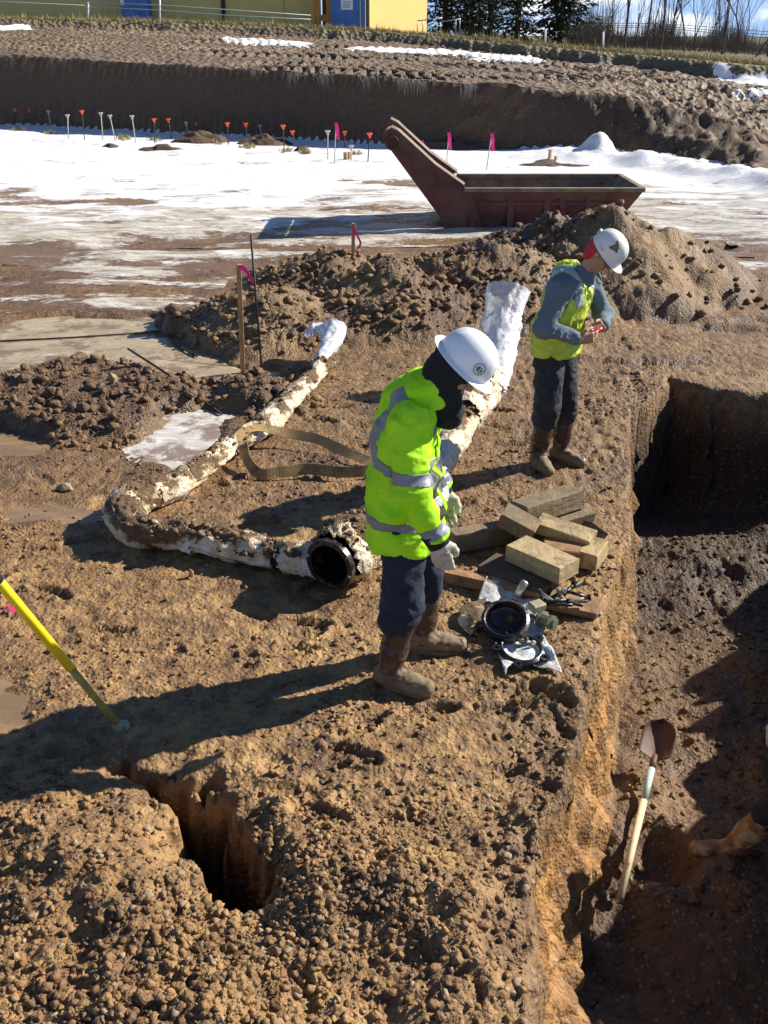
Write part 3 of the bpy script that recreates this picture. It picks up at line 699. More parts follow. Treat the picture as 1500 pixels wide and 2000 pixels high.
def zone(which):
    def pr(x, y):
        hole = polysd(x, y, HOLE) > -.02
        xt = np.interp(y, TOPY, TOPX); ice = np.ones_like(x)
        for P in (ICE_A, ICE_B, ICE_C, ICE_D): ice = np.minimum(ice, polysd(x, y, P) > .06)
        pile = np.zeros_like(x)
        for cx, cy, h, a, b in PILE: pile = np.maximum(pile, np.clip(1.15 - np.sqrt(((x - cx) / a) ** 2 + ((y - cy) / b) ** 2), 0, 1))
        mnd = np.minimum(polysd(x, y, MOUND), polysd(x, y, MOUND2)) < .15
        left = x < xt - .02
        if which == 'near': q = ss(3.5, 2.5, y) * .9 + ss(.3, .8, x) * ss(5, 3.6, y) * .45 + .05; q = q * (.25 + .75 * ss(-.3, .4, fbm(x * 1.8, y * 1.8, 3, 301))); return q * left * hole * ice
        if which == 'mid': return (.5 * ss(-.2, .5, fbm(x * 1.2, y * 1.2, 3, 302)) + .05) * left * hole * ice * (y < 11)
        if which == 'pile': return (ss(0, .25, pile) * (1 - .5 * ss(.5, .9, pile)) * (1 - .8 * ss(2.0, 3.4, x)) + mnd * .9) * ice
        if which == 'trench': return ((x > xt + .25) & (y < 8.6)) * .6
    return pr
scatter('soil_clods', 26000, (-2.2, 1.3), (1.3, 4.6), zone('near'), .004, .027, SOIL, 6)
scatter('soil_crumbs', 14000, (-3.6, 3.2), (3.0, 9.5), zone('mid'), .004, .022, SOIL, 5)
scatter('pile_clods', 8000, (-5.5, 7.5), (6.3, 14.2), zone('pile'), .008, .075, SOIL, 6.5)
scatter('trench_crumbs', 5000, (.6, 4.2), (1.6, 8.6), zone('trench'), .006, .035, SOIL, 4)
scatter('pale_gravel', 1500, (-2.2, 1.2), (1.4, 4.0), zone('near'), .005, .02, MT['stone'], 3.5, mk=False)

# ------------------------------------------------------------ surface modelling by signed distance fields
class Vol:
    def __init__(s, lo, hi, h):
        s.lo = np.array(lo, float); s.h = h; s.n = np.ceil((np.array(hi, float) - s.lo) / h).astype(int) + 1
        s.F = np.full(s.n, .5, np.float32)
    def sub(s, lo, hi):
        a = np.clip(np.floor((np.array(lo) - s.lo) / s.h).astype(int), 0, s.n - 1); b = np.clip(np.ceil((np.array(hi) - s.lo) / s.h).astype(int) + 1, 1, s.n)
        if (b <= a).any(): return None
        ax = [s.lo[i] + s.h * np.arange(a[i], b[i]) for i in range(3)]
        X, Y, Z_ = np.meshgrid(*ax, indexing='ij'); return (slice(a[0], b[0]), slice(a[1], b[1]), slice(a[2], b[2])), X, Y, Z_
    def comb(s, q, d, k, op):
        f = s.F[q]
        if op == 'add':
            h = np.clip(.5 + .5 * (f - d) / k, 0, 1); s.F[q] = f * (1 - h) + d * h - k * h * (1 - h)
        elif op == 'cut':
            s.F[q] = np.maximum(f, -d)
    def rc(s, a, b, ra, rb, k=.02, side=None, ratio=1.0, op='add'):
        """tapered capsule; side/ratio widen the section along one axis"""
        a = np.array(a, float); b = np.array(b, float); R_ = max(ra, rb) * max(1, ratio) + k + .04
        g = s.sub(np.minimum(a, b) - R_, np.maximum(a, b) + R_)
        if g is None: return
        q, X, Y, Z_ = g; e = b - a; L2 = max(e @ e, 1e-9)
        PX, PY, PZ = X - a[0], Y - a[1], Z_ - a[2]
        t = np.clip((PX * e[0] + PY * e[1] + PZ * e[2]) / L2, 0, 1)
        PX, PY, PZ = PX - t * e[0], PY - t * e[1], PZ - t * e[2]; r = ra + (rb - ra) * t
        if side is not None:
            sd = np.array(side, float); sd /= np.linalg.norm(sd); ds = PX * sd[0] + PY * sd[1] + PZ * sd[2]
            d2 = PX ** 2 + PY ** 2 + PZ ** 2 - ds ** 2 + (ds / ratio) ** 2
        else: d2 = PX ** 2 + PY ** 2 + PZ ** 2
        s.comb(q, (np.sqrt(d2) - r).astype(np.float32), k, op)
    def ell(s, c, rad, ax=None, k=.02, op='add'):
        c = np.array(c, float); R_ = max(rad) + k + .03; g = s.sub(c - R_, c + R_)
        if g is None: return
        q, X, Y, Z_ = g; ax = np.eye(3) if ax is None else np.array(ax, float)
        d = [((X - c[0]) * a[0] + (Y - c[1]) * a[1] + (Z_ - c[2]) * a[2]) for a in ax]
        k0 = np.sqrt(sum((d[i] / rad[i]) ** 2 for i in range(3))); k1 = np.sqrt(sum((d[i] / rad[i] ** 2) ** 2 for i in range(3)))
        s.comb(q, (k0 * (k0 - 1) / np.maximum(k1, 1e-6)).astype(np.float32), k, op)
    def chain(s, P, Rr, k=.02, **kw):
        for i in range(len(P) - 1): s.rc(P[i], P[i + 1], Rr[i], Rr[i + 1], k, **kw)
    def plane(s, n, c):              # keep the side where n.p < c
        n = np.array(n, float); n /= np.linalg.norm(n)
        ax = [s.lo[i] + s.h * np.arange(s.n[i]) for i in range(3)]
        d = n[0] * ax[0][:, None, None] + n[1] * ax[1][None, :, None] + n[2] * ax[2][None, None, :] - c
        s.F = np.maximum(s.F, d.astype(np.float32))
    def mesh(s):
        F_ = s.F; I = F_ < 0; n = np.array(F_.shape) - 1
        cnt = sum(I[i:n[0] + i, j:n[1] + j, k:n[2] + k].astype(np.int8) for i in (0, 1) for j in (0, 1) for k in (0, 1))
        act = np.argwhere((cnt > 0) & (cnt < 8)); idx = np.full(n, -1, np.int64); idx[tuple(act.T)] = np.arange(len(act))
        cs = [(i, j, k) for i in (0, 1) for j in (0, 1) for k in (0, 1)]
        vals = {c: F_[act[:, 0] + c[0], act[:, 1] + c[1], act[:, 2] + c[2]] for c in cs}
        S = np.zeros((len(act), 3)); C = np.zeros(len(act))
        for c in cs:
            for a in range(3):
                if c[a] == 0:
                    d = list(c); d[a] = 1; d = tuple(d); u, v = vals[c], vals[d]; m = (u < 0) != (v < 0)
                    t = np.where(m, u / np.where(m, u - v, 1), 0); P = np.tile(np.array(c, float), (len(act), 1)); P[:, a] += t
                    S += P * m[:, None]; C += m
        V = s.lo + s.h * (act + S / C[:, None]); Fs = []
        for a in range(3):
            b, c = (a + 1) % 3, (a + 2) % 3
            sl0 = [slice(None)] * 3; sl1 = [slice(None)] * 3; sl0[a] = slice(0, -1); sl1[a] = slice(1, None)
            A, B = I[tuple(sl0)], I[tuple(sl1)]; e = np.argwhere(A != B)
            e = e[(e[:, b] > 0) & (e[:, c] > 0) & (e[:, b] < F_.shape[b] - 1) & (e[:, c] < F_.shape[c] - 1)]
            def gi(db, dc): p = e.copy(); p[:, b] -= db; p[:, c] -= dc; return idx[tuple(p.T)]
            Qd = np.stack([gi(1, 1), gi(0, 1), gi(0, 0), gi(1, 0)], 1); inv = ~A[tuple(e.T)]
            Qd[inv] = Qd[inv][:, ::-1]; Fs.append(Qd[(Qd >= 0).all(1)])
        return V, np.concatenate(Fs)
def normals(V, FQ_):
    n = np.cross(V[FQ_[:, 2]] - V[FQ_[:, 0]], V[FQ_[:, 3]] - V[FQ_[:, 1]]); N_ = np.zeros_like(V)
    for k in range(4): np.add.at(N_, FQ_[:, k], n)
    return N_ / np.maximum(np.linalg.norm(N_, axis=1, keepdims=True), 1e-12)
def smoothv(V, FQ_, it=1, lam=.5):
    E_ = np.concatenate([FQ_[:, [0, 1]], FQ_[:, [1, 2]], FQ_[:, [2, 3]], FQ_[:, [3, 0]]])
    for _ in range(it):
        S = np.zeros_like(V); C = np.zeros(len(V)); np.add.at(S, E_[:, 0], V[E_[:, 1]]); np.add.at(C, E_[:, 0], 1); np.add.at(S, E_[:, 1], V[E_[:, 0]]); np.add.at(C, E_[:, 1], 1)
        V = V + lam * (S / np.maximum(C, 1)[:, None] - V)
    return V
def folds(V, FQ_, amp, sc_, sq=(1, 1, 1), seed=0, ridged=True):
    N_ = normals(V, FQ_); p = V * np.array(sq) * sc_ + vn3(V * sc_ * .5, seed + 9)[:, None] * .8
    d = vn3(p, seed) + .5 * vn3(p * 2.1 + 3, seed + 1)
    if ridged: d = .6 - 1.6 * np.abs(d)
    return V + N_ * (d * amp)[:, None]
def patch(name, V, FQ_, conds, mat, parent, off=.0025, mask=None):
    """strip of a surface between planes |n.p-c|<w, lifted a little: reflective tape and panels"""
    N_ = normals(V, FQ_); P = V.copy(); ok = np.ones(len(V), bool) if mask is None else mask.copy()
    for n, c, w_ in conds:
        n = np.array(n, float); l = np.linalg.norm(n); n = n / l; t = V @ n - c; ok &= np.abs(t) < w_ + .008
        tc_ = np.clip(t, -w_, w_); P = P + (tc_ - t)[:, None] * n
    k = ok[FQ_].all(1)
    if k.sum() < 3: return None
    P = P + N_ * off; f = FQ_[k]; u_, inv = np.unique(f.ravel(), return_inverse=True)
    o = build(name, P[u_], inv.reshape(f.shape), mat, parent, True)
    md = o.modifiers.new('thick', 'SOLIDIFY'); md.thickness = .003; md.offset = 0
    return o

# ------------------------------------------------------------ people
def A(*p): return np.array(p, float)
def unit(v): v = np.array(v, float); return v / np.linalg.norm(v)
def hand_into(vol, wrist, d, pn, thumb, curl=.5, sc_=1.0, fat=0.0, spread=.0):
    """palm + five jointed fingers; d = direction of the hand, pn = palm normal, thumb = side the thumb leaves on"""
    d = unit(d); pn = unit(np.array(pn) - d * (np.array(pn) @ d)); th = unit(np.array(thumb) - d * (np.array(thumb) @ d) - pn * (np.array(thumb) @ pn))
    w0 = np.array(wrist, float)
    for o in (-.028, -.009, .010, .028): vol.rc(w0 + th * o * .7 * sc_, w0 + (d * .085 + th * o) * sc_, (.015 + fat) * sc_, (.0125 + fat) * sc_, .012)
    for o, l, cu_ in ((.029, .072, curl * .8), (.010, .081, curl), (-.010, .075, curl * 1.1), (-.028, .058, curl * 1.25)):
        p = w0 + (d * .085 + th * o) * sc_; dd = d + th * o * spread * 8; r = (.0092 + fat) * sc_
        for i, f_ in enumerate((.45, .32, .23)):
            ang = cu_ * (.55 + .5 * i); q = unit(dd) * math.cos(ang) + pn * math.sin(ang)
            q2 = p + q * l * f_ * sc_ * 1.0; vol.rc(p, q2, r, r * .93, .004); p = q2; r *= .93
    p = w0 + (d * .02 + th * .03) * sc_; q = p + (th * .024 + d * .03 + pn * .012) * sc_; q2 = q + (d * .028 + th * .004 + pn * .014) * sc_; q3 = q2 + (d * .022 - th * .006 + pn * .012) * sc_
    vol.chain([p, q, q2, q3], [(.014 + fat) * sc_, (.0115 + fat) * sc_, (.0105 + fat) * sc_, (.0095 + fat) * sc_], .006)
def bounds(pts, m): P = np.array([np.array(p) for p in pts]); return P.min(0) - m, P.max(0) + m
def make_body(root, J, f, r, hf, hu, hands=True, h=.0055):
    """one continuous body: J joints; f, r forward and right; hf, hu face direction and head up"""
    hr = np.cross(hf, hu); c = J['head']
    lo, hi = bounds([v for k, v in J.items() if k[:2] not in ('hd', 'pn', 'th', 'cu')], .16); V_ = Vol(lo, hi, h)
    V_.chain([J['pelvis'], J['waist'], J['chest']], [.095, .09, .085], .05, side=r, ratio=1.4)
    V_.rc(J['shR'], J['shL'], .06, .06, .06); V_.rc(J['chest'], J['neck'], .07, .055, .04); V_.rc(J['neck'], c - hu * .05 - hf * .01, .056, .055, .03)
    # head: skull, jaw, face features
    V_.ell(c + hu * .03 - hf * .012, (.098, .077, .105), (hf, hr, hu), .02)
    V_.ell(c - hu * .045 + hf * .028, (.066, .056, .072), (hf, hr, hu), .03)
    V_.ell(c - hu * .098 + hf * .066, (.022, .026, .018), (hf, hr, hu), .025)
    V_.rc(c + hf * .088 + hu * .022, c + hf * .112 - hu * .026, .010, .0135, .012); V_.ell(c + hf * .098 - hu * .032, (.014, .019, .009), (hf, hr, hu), .01)
    for s_ in (-1, 1):
        V_.ell(c + hf * .085 + hr * s_ * .031 + hu * .012, (.016, .019, .012), (hf, hr, hu), .01, 'cut')
        V_.ell(c + hf * .074 + hr * s_ * .031 + hu * .010, (.013, .013, .013), (hf, hr, hu), .004)
        V_.rc(c + hf * .092 + hr * s_ * .012 + hu * .030, c + hf * .078 + hr * s_ * .05 + hu * .028, .009, .008, .012)
        V_.ell(c + hf * .062 + hr * s_ * .045 - hu * .022, (.024, .02, .02), (hf, hr, hu), .02)
        V_.ell(c - hf * .008 + hr * s_ * .080 - hu * .004, (.018, .008, .031), (hf, hr, hu), .006)
    V_.ell(c + hf * .094 - hu * .058, (.012, .026, .0065), (hf, hr, hu), .006); V_.ell(c + hf * .092 - hu * .070, (.012, .022, .007), (hf, hr, hu), .006)
    for s_ in ('R', 'L'):
        V_.chain([J['sh' + s_], J['el' + s_], J['wr' + s_]], [.05, .041, .027], .03)
        V_.chain([J['hip' + s_], J['kn' + s_], J['an' + s_], J['an' + s_] + (J['toe' + s_] - J['an' + s_]) * .6], [.085, .054, .034, .022], .02)
        if hands: hand_into(V_, J['wr' + s_], J['hd' + s_], J['pn' + s_], J['th' + s_], J['curl' + s_])
        else: V_.rc(J['wr' + s_], J['wr' + s_] + unit(J['hd' + s_]) * .1, .027, .02, .02)
    v, q = V_.mesh(); v = smoothv(v, q, 1, .4)
    return build('body', v, q, MT['skin'], root, True)
def make_trousers(root, J, r, mat, wide=1.0, seed=0, top=None):
    lo, hi = bounds([J['pelvis'] + A(0, 0, .12), J['hipR'], J['hipL'], J['anR'], J['anL'], J['knL'], J['knR']], .2); V_ = Vol(lo, hi, .008)
    V_.rc(J['pelvis'] + A(0, 0, .1), J['pelvis'] - A(0, 0, .03), .112, .125, .05, side=r, ratio=1.3)
    for s_ in ('R', 'L'):
        k, a = J['kn' + s_], J['an' + s_]; b = k + (a - k) * .24
        V_.chain([J['hip' + s_], k, b], [.115 * wide, .094 * wide, .095 * wide], .03); V_.ell(b + (k - b) * .12, (.096 * wide, .096 * wide, .06), None, .02)
    if top is not None: V_.plane((0, 0, 1), top)
    v, q = V_.mesh(); v = folds(v, q, .017, 6, (1, 1, .7), seed); v = folds(v, q, .007, 12, (1, 1, 1.5), seed + 3); v = smoothv(v, q, 1)
    return build('trousers', v, q, mat, root, True)
def make_boot(root, J, s_, seed=0, hgt=.36, gnd=None, bm=None):
    a, k, t = J['an' + s_], J['kn' + s_], J['toe' + s_]; up = unit(k - a); fw = unit(A(*(t - a)[:2], 0)); g0 = gnd if gnd is not None else min(a[2], t[2]) - .055
    lo, hi = bounds([a, a + up * hgt, t], .14); V_ = Vol(lo, hi, .006)
    V_.chain([a + up * .0, a + up * .12, a + up * hgt], [.060, .066, .082], .03)
    sd = np.cross(fw, A(0, 0, 1)); b0 = A(a[0], a[1], g0 + .045); V_.rc(b0 - fw * .045, b0 + fw * .06, .05, .045, .03)
    V_.chain([b0 + fw * .04 + A(0, 0, .02), b0 + fw * .12 + A(0, 0, .0), b0 + fw * .2 - A(0, 0, .004)], [.052, .046, .042], .03, side=sd, ratio=1.12)
    V_.plane((0, 0, -1), -(g0 + .004)); 
    V_.F = np.maximum(V_.F, V_.F * 0 - 1)
    V_.plane(up, float(up @ (a + up * hgt)))
    v, q = V_.mesh(); v = folds(v, q, .005, 11, (1, 1, 2.2), seed); v = folds(v, q, .003, 40, (1, 1, 1), seed + 4, False)
    o = build('boot', v, q, bm or MT['boot'], root, True, None, {'hz': v[:, 2] - g0})
    m = MB(); P = []                         # sole: slab outline under the foot
    n = 20; ring = []
    for i in range(n):
        an = 2 * math.pi * i / n; x = math.cos(an); y = math.sin(an); L_ = .165; wd = .052 + .008 * x
        ring.append(b0 + fw * (.075 + L_ * x) + sd * wd * y * (1 - .12 * (x > .6)))
    V2 = [A(p[0], p[1], g0 - .012) for p in ring] + [A(p[0], p[1], g0 + .016) for p in ring]
    FQ2 = [tuple(range(n))[::-1], tuple(range(n, 2 * n))] + [(i, (i + 1) % n, n + (i + 1) % n, n + i) for i in range(n)]
    so_ = build('sole', V2, FQ2, MT['boot'], o, False, None, {'hz': [0.0] * (2 * n)})
    return o
def make_hat(root, c, hf, hu, mat, full=True, name='hard_hat', sc_=1.0):
    """c = centre of the brim plane"""
    hr = np.cross(hf, hu); n = 48; P = []; FC = []
    prof = [(1.0, .0), (1.005, .02), (.985, .05), (.93, .08), (.83, .108), (.68, .130), (.48, .146), (.25, .154), (.0, .156)]
    def pt(a, k, h_):
        x, y = math.cos(a), math.sin(a); ex, ey = .142, .116
        ridge = .006 * math.exp(-(y * k * ey / .016) ** 2) * (1 if h_ > .03 else 0) + .003 * math.exp(-((abs(y) * k * ey - .05) / .008) ** 2) * (1 if h_ > .04 else 0)
        return c + hf * x * ex * k + hr * y * ey * k + hu * (h_ * (1 - .0 * x) + ridge)
    def brim(a):
        x, y = math.cos(a), math.sin(a)
        return (1.0 if full else 0) * (.034 + .022 * max(0, x) ** 2 + .006 * max(0, -x)) + (0 if full else .006 + .055 * max(0, x) ** 2.0)
    rings = []
    for fr, dz in ((1.0, -.010), (.96, -.016), (.5, -.008), (.1, -.002)):
        rings.append([c + hf * math.cos(2 * math.pi * i / n) * (.142 + brim(2 * math.pi * i / n) * fr) + hr * math.sin(2 * math.pi * i / n) * (.116 + brim(2 * math.pi * i / n) * fr) + hu * (dz + (.006 * abs(math.sin(2 * math.pi * i / n)) if full else 0)) for i in range(n)])
    rings.append([pt(2 * math.pi * i / n, 1.0, .004) for i in range(n)])
    for k, h_ in prof[1:-1]: rings.append([pt(2 * math.pi * i / n, k, h_) for i in range(n)])
    for rg in rings: P += list(rg)
    P.append(pt(0, 0, .156))
    for i in range(len(rings) - 1):
        for k in range(n): FC.append((i * n + k, i * n + (k + 1) % n, (i + 1) * n + (k + 1) % n, (i + 1) * n + k))
    b = (len(rings) - 1) * n; FC += [(b + k, b + (k + 1) % n, len(P) - 1) for k in range(n)]
    P = [c + (p - c) * sc_ for p in P]
    o = build(name, P, FC, mat, root, True); md = o.modifiers.new('t', 'SOLIDIFY'); md.thickness = .004; md.offset = -1
    sb = o.modifiers.new('s', 'SUBSURF'); sb.levels = 1; sb.render_levels = 1
    # suspension band inside
    m = MB(); nn = 32; V2 = []; F2 = []
    for h_ in (-.022, .012):
        for i in range(nn): a = 2 * math.pi * i / nn; V2.append(c + hf * math.cos(a) * .118 + hr * math.sin(a) * .094 + hu * h_)
    F2 = [(i, (i + 1) % nn, nn + (i + 1) % nn, nn + i) for i in range(nn)]
    bnd = build('head_band', V2, F2, MT['darkm'], o, True); md = bnd.modifiers.new('t', 'SOLIDIFY'); md.thickness = .003
    return o
def hat_point(c, hf, hu, az, k, extra=.004):      # point and normal on the dome
    hr = np.cross(hf, hu); prof = [(1.0, .0), (1.005, .02), (.985, .05), (.93, .08), (.83, .108), (.68, .130), (.48, .146), (.25, .154), (.0, .156)]
    hs = np.linspace(0, 1, len(prof)); kk = np.interp(k, hs, [p[0] for p in prof]); hh = np.interp(k, hs, [p[1] for p in prof])
    p = c + hf * math.cos(az) * .142 * kk + hr * math.sin(az) * .116 * kk + hu * hh
    nrm = unit(hf * math.cos(az) * kk / .142 * (1 if hh > 0 else 1) + hr * math.sin(az) * kk / .116 + hu * (hh / .156) ** 1.5 * 9)
    return p + nrm * extra, nrm
def strip(name, pts, nrm, wd, mat, parent, off=.0):       # thin raised ribbon along points
    V_ = []; FC = []
    pts = [np.array(p, float) for p in pts]
    for i, p in enumerate(pts):
        t = unit(pts[min(i + 1, len(pts) - 1)] - pts[max(i - 1, 0)]); s_ = np.cross(t, nrm); V_ += [p + s_ * wd / 2, p - s_ * wd / 2]
    for i in range(len(pts) - 1): FC.append((2 * i, 2 * i + 1, 2 * i + 3, 2 * i + 2))
    o = build(name, V_, FC, mat, parent); md = o.modifiers.new('t', 'SOLIDIFY'); md.thickness = .001; return o
def bridge_(J):
    for k in list(J): J[k] = np.array(J[k], float) if not isinstance(J[k], float) else J[k]
    return J

def person_jacket():
    f = A(.966, -.259, 0); r = A(-.259, -.966, 0)
    g1, g2 = gz(.08, 4.13, False), gz(.3, 4.44, False)
    dz = g1 
    J = bridge_(dict(pelvis=(.12, 4.28, .95), waist=(.105, 4.28, 1.1), chest=(.15, 4.26, 1.34), neck=(.235, 4.23, 1.53), head=(.325, 4.205, 1.66),
        shR=(.13, 4.07, 1.435), shL=(.235, 4.44, 1.435), elR=(.12, 3.985, 1.15), elL=(.15, 4.50, 1.16), wrR=(.245, 3.95, .915), wrL=(.29, 4.46, .93),
        hipR=(.09, 4.19, .90), hipL=(.14, 4.37, .90), knR=(.09, 4.12, .48), knL=(.22, 4.42, .49), anR=(.035, 4.14, .10 + g1), anL=(.215, 4.45, .10 + g2), toeR=(.20, 4.06, .04 + g1), toeL=(.41, 4.43, .04 + g2),
        hdR=(.28, .03, -1), hdL=(.25, 0, -1), pnR=(.05, 1, 0), pnL=(0, -1, 0), thR=(1, 0, .1), thL=(1, 0, .1), curlR=.45, curlL=.5))
    hf = unit(A(.966, -.259, 0) * math.cos(R(-42)) + A(0, 0, 1) * math.sin(R(-42))); hu = unit(A(.966, -.259, 0) * math.sin(R(42)) + A(0, 0, 1) * math.cos(R(42)))
    HS = .94
    root = thing('person', 'worker in a bright yellow-green high-visibility jacket and white hard hat, looking down', 'person', (.12, 4.28, g1))
    make_body(root, J, f, r, hf, hu, True, .0055)
    tr = make_trousers(root, J, r, MT['navy'], 1.04, 5, .90)
    for i, s_ in enumerate('RL'): make_boot(root, J, s_, 20 + i, .34, (g1, g2)[i])
    # jacket
    lo, hi = bounds([J['pelvis'] - A(0, 0, .25), J['head'], J['elR'], J['elL'], J['wrR'], J['wrL'], J['shR'], J['shL']], .22); V_ = Vol(lo, hi, .0065)
    back = J['chest'] - f * .055
    V_.chain([J['pelvis'] - A(0, 0, .2) - f * .012, J['pelvis'] + A(0, 0, .02) - f * .012, J['waist'] - f * .012, back + A(0, 0, -.03), back + f * .02 + A(0, 0, .10)], [.186, .172, .150, .138, .112], .06, side=r, ratio=1.32)
    V_.rc(J['shR'] - f * .01, J['shL'] - f * .01, .086, .086, .07); V_.rc(J['chest'] + A(0, 0, .12) - f * .03, J['neck'] + A(0, 0, .03) - f * .02, .125, .098, .05)
    V_.rc(J['neck'] - f * .075 + A(0, 0, .035) - r * .07, J['neck'] - f * .075 + A(0, 0, .035) + r * .07, .04, .04, .045)     # rolled hood
    V_.rc(J['neck'] + r * .07 + f * .03 + A(0, 0, -.01), J['neck'] - f * .05 + A(0, 0, .07) + r * .06, .03, .028, .03); V_.rc(J['neck'] - r * .07 + f * .03, J['neck'] - f * .05 + A(0, 0, .07) - r * .06, .03, .028, .03)
    for s_ in 'RL':
        w_ = J['wr' + s_]; e_ = J['el' + s_]; V_.chain([J['sh' + s_], e_, w_ + (e_ - w_) * .10], [.092, .079, .064], .035)
    V_.plane((0, 0, -1), -.765); 
    # neck opening
    V_.rc(J['neck'] + f * .05 + A(0, 0, .10), J['neck'] + f * .12 + A(0, 0, .18), .07, .09, .01, op='cut')
    for s_ in 'RL':
        w_ = J['wr' + s_]; d_ = unit(w_ - J['el' + s_]); g = V_.sub(w_ - .12, w_ + .12); q_, X, Y, Z_ = g
        d2 = (X - w_[0]) * d_[0] + (Y - w_[1]) * d_[1] + (Z_ - w_[2]) * d_[2] + .012
        near = np.sqrt((X - w_[0]) ** 2 + (Y - w_[1]) ** 2 + (Z_ - w_[2]) ** 2) < .13
        V_.F[q_] = np.where(near & (d2 > 0), np.maximum(V_.F[q_], d2), V_.F[q_])
    v, q = V_.mesh(); v = folds(v, q, .020, 5.5, (1, 1, 1.3), 31); v = folds(v, q, .009, 10, (1.2, 1, 1.5), 35); v = folds(v, q, .003, 21, (1, 1, 1.4), 38); v = smoothv(v, q, 2, .5)
    jk = build('jacket', v, q, MT['hivis'], root, True)
    def dseg(p, a, b):
        e = b - a; t = np.clip((p - a) @ e / (e @ e), 0, 1); return np.linalg.norm(p - a - t[:, None] * e, axis=1)
    dR = np.minimum(dseg(v, J['shR'] - A(0, 0, .06), J['elR']), dseg(v, J['elR'], J['wrR'])); dL = np.minimum(dseg(v, J['shL'] - A(0, 0, .06), J['elL']), dseg(v, J['elL'], J['wrL']))
    armR = dR < .112; armL = dL < .112; tor = ~(armR | armL)
    up = A(.04, 0, 1)
    patch('reflective_band', v, q, [(up, 1.205, .026)], MT['reflect'], jk, mask=tor | (dR > .095) & (v[:, 2] < 1.3) & ~armR)
    patch('reflective_band', v, q, [(up, .925, .024)], MT['reflect'], jk, mask=tor)
    for s_, m_ in (('R', armR), ('L', armL)):
        a, b = J['sh' + s_], J['el' + s_]; d = unit(b - a)
        patch('reflective_band', v, q, [(d, float(d @ (a + (b - a) * .80)), .027)], MT['reflect'], jk, mask=m_ & (v[:, 2] > 1.08))
        a, b = J['el' + s_], J['wr' + s_]; d = unit(b - a)
        patch('reflective_band', v, q, [(d, float(d @ (a + (b - a) * .80)), .026)], MT['reflect'], jk, mask=m_ & (v[:, 2] < 1.05))
        sg = 1 if s_ == 'R' else -1; nn = unit(r * sg); nj = np.abs(normals(v, q) @ nn)
        patch('reflective_band', v, q, [(nn, float(nn @ (J['chest'] + r * sg * .125)), .023)], MT['reflect'], jk, mask=(v[:, 2] > 1.225) & (nj < .93) & (np.linalg.norm(v - J['neck'], axis=1) > .165))
    front = (v - J['chest']) @ f
    patch('black_panel', v, q, [(A(0, 0, 1), 1.04, .125)], MT['blackcloth'], jk, .003, mask=tor & (front > .065) & (np.abs((v - J['chest']) @ r) > .012))
    patch('reflective_band', v, q, [(A(0, 0, 1), 1.0, .02)], MT['vestreflect'], jk, .005, mask=tor & (front > .07))
    # zip placket
    patch('zip_placket', v, q, [(r, float(r @ J['chest']), .014)], MT['hivis'], jk, .006, mask=(front > .05) & tor & (v[:, 2] < 1.5))
    # balaclava and scarf
    hr = np.cross(hf, hu); c = J['head']; V_ = Vol(c - .30, c + .18, .005)
    V_.ell(c + hu * .026 - hf * .016, (.116, .094, .118), (hf, hr, hu), .02); V_.ell(c - hu * .07 - hf * .01, (.085, .082, .09), (hf, hr, hu), .04)
    V_.chain([c - hu * .07 - hf * .02, J['neck'] + f * .02, J['neck'] + f * .06 - A(0, 0, .09)], [.09, .088, .075], .04)
    V_.ell(c + hf * .125 - hu * .012, (.075, .050, .062), (hf, hr, hu), .01, 'cut')
    v2, q2 = V_.mesh(); v2 = folds(v2, q2, .006, 16, (1, 1, 1), 61); v2 = smoothv(v2, q2, 1); build('balaclava', v2, q2, MT['knit'], root, True)
    hc = c + hu * .045 + hf * .004; hat = make_hat(root, hc, hf, hu, MT['hardwhite'], sc_=.94)
    # round grey sticker with marks on the near side
    p, n_ = hat_point(hc, hf, hu, R(62), .30, .0035); p = hc + (p - hc) * .945; n_ = unit(n_ + A(0, -.25, .1)); tt = unit(np.cross(n_, hu)); bb = np.cross(tt, n_)
    ring = [p + (tt * math.cos(a) + bb * math.sin(a)) * .026 + n_ * (.0045 - .003 * abs(math.cos(a))) for a in np.linspace(0, 2 * math.pi, 29)]
    strip('sticker_ring', ring, n_, .0035, MT['greysticker'], hat)
    for pts in (((-.6, -.5), (-.2, .5), (.1, -.1)), ((.1, -.6), (.25, .6)), ((.35, -.5), (.5, .45), (.7, -.2)), ((-.7, .1), (-.3, -.2)), ((-.5, -.75), (-.1, -.6))):
        strip('sticker_mark', [p + (tt * x + bb * y) * .022 + n_ * .0045 for x, y in pts], n_, .005, MT['greysticker'], hat)
    # gloves
    for s_ in 'RL':
        w_ = J['wr' + s_]; V_ = Vol(w_ - A(.16, .16, .24), w_ + A(.18, .16, .08), .0045); hand_into(V_, w_, J['hd' + s_], J['pn' + s_], J['th' + s_], J['curl' + s_], 1.12, .0045)
        d_ = unit(w_ - J['el' + s_]); V_.rc(w_ - d_ * .03, w_ + d_ * .03, .046, .040, .02)
        v2, q2 = V_.mesh(); v2 = folds(v2, q2, .002, 40, (1, 1, 1), 71); gl = build('glove', v2, q2, MT['glove'], root, True)
        m = MB(); m.tube([w_ - d_ * .045, w_ - d_ * .02, w_ + d_ * .022], [.062, .058, .053], 20); m.build('knit_cuff', MT['knit'], gl, True)
    # paler edge seam of the trouser leg
    return root
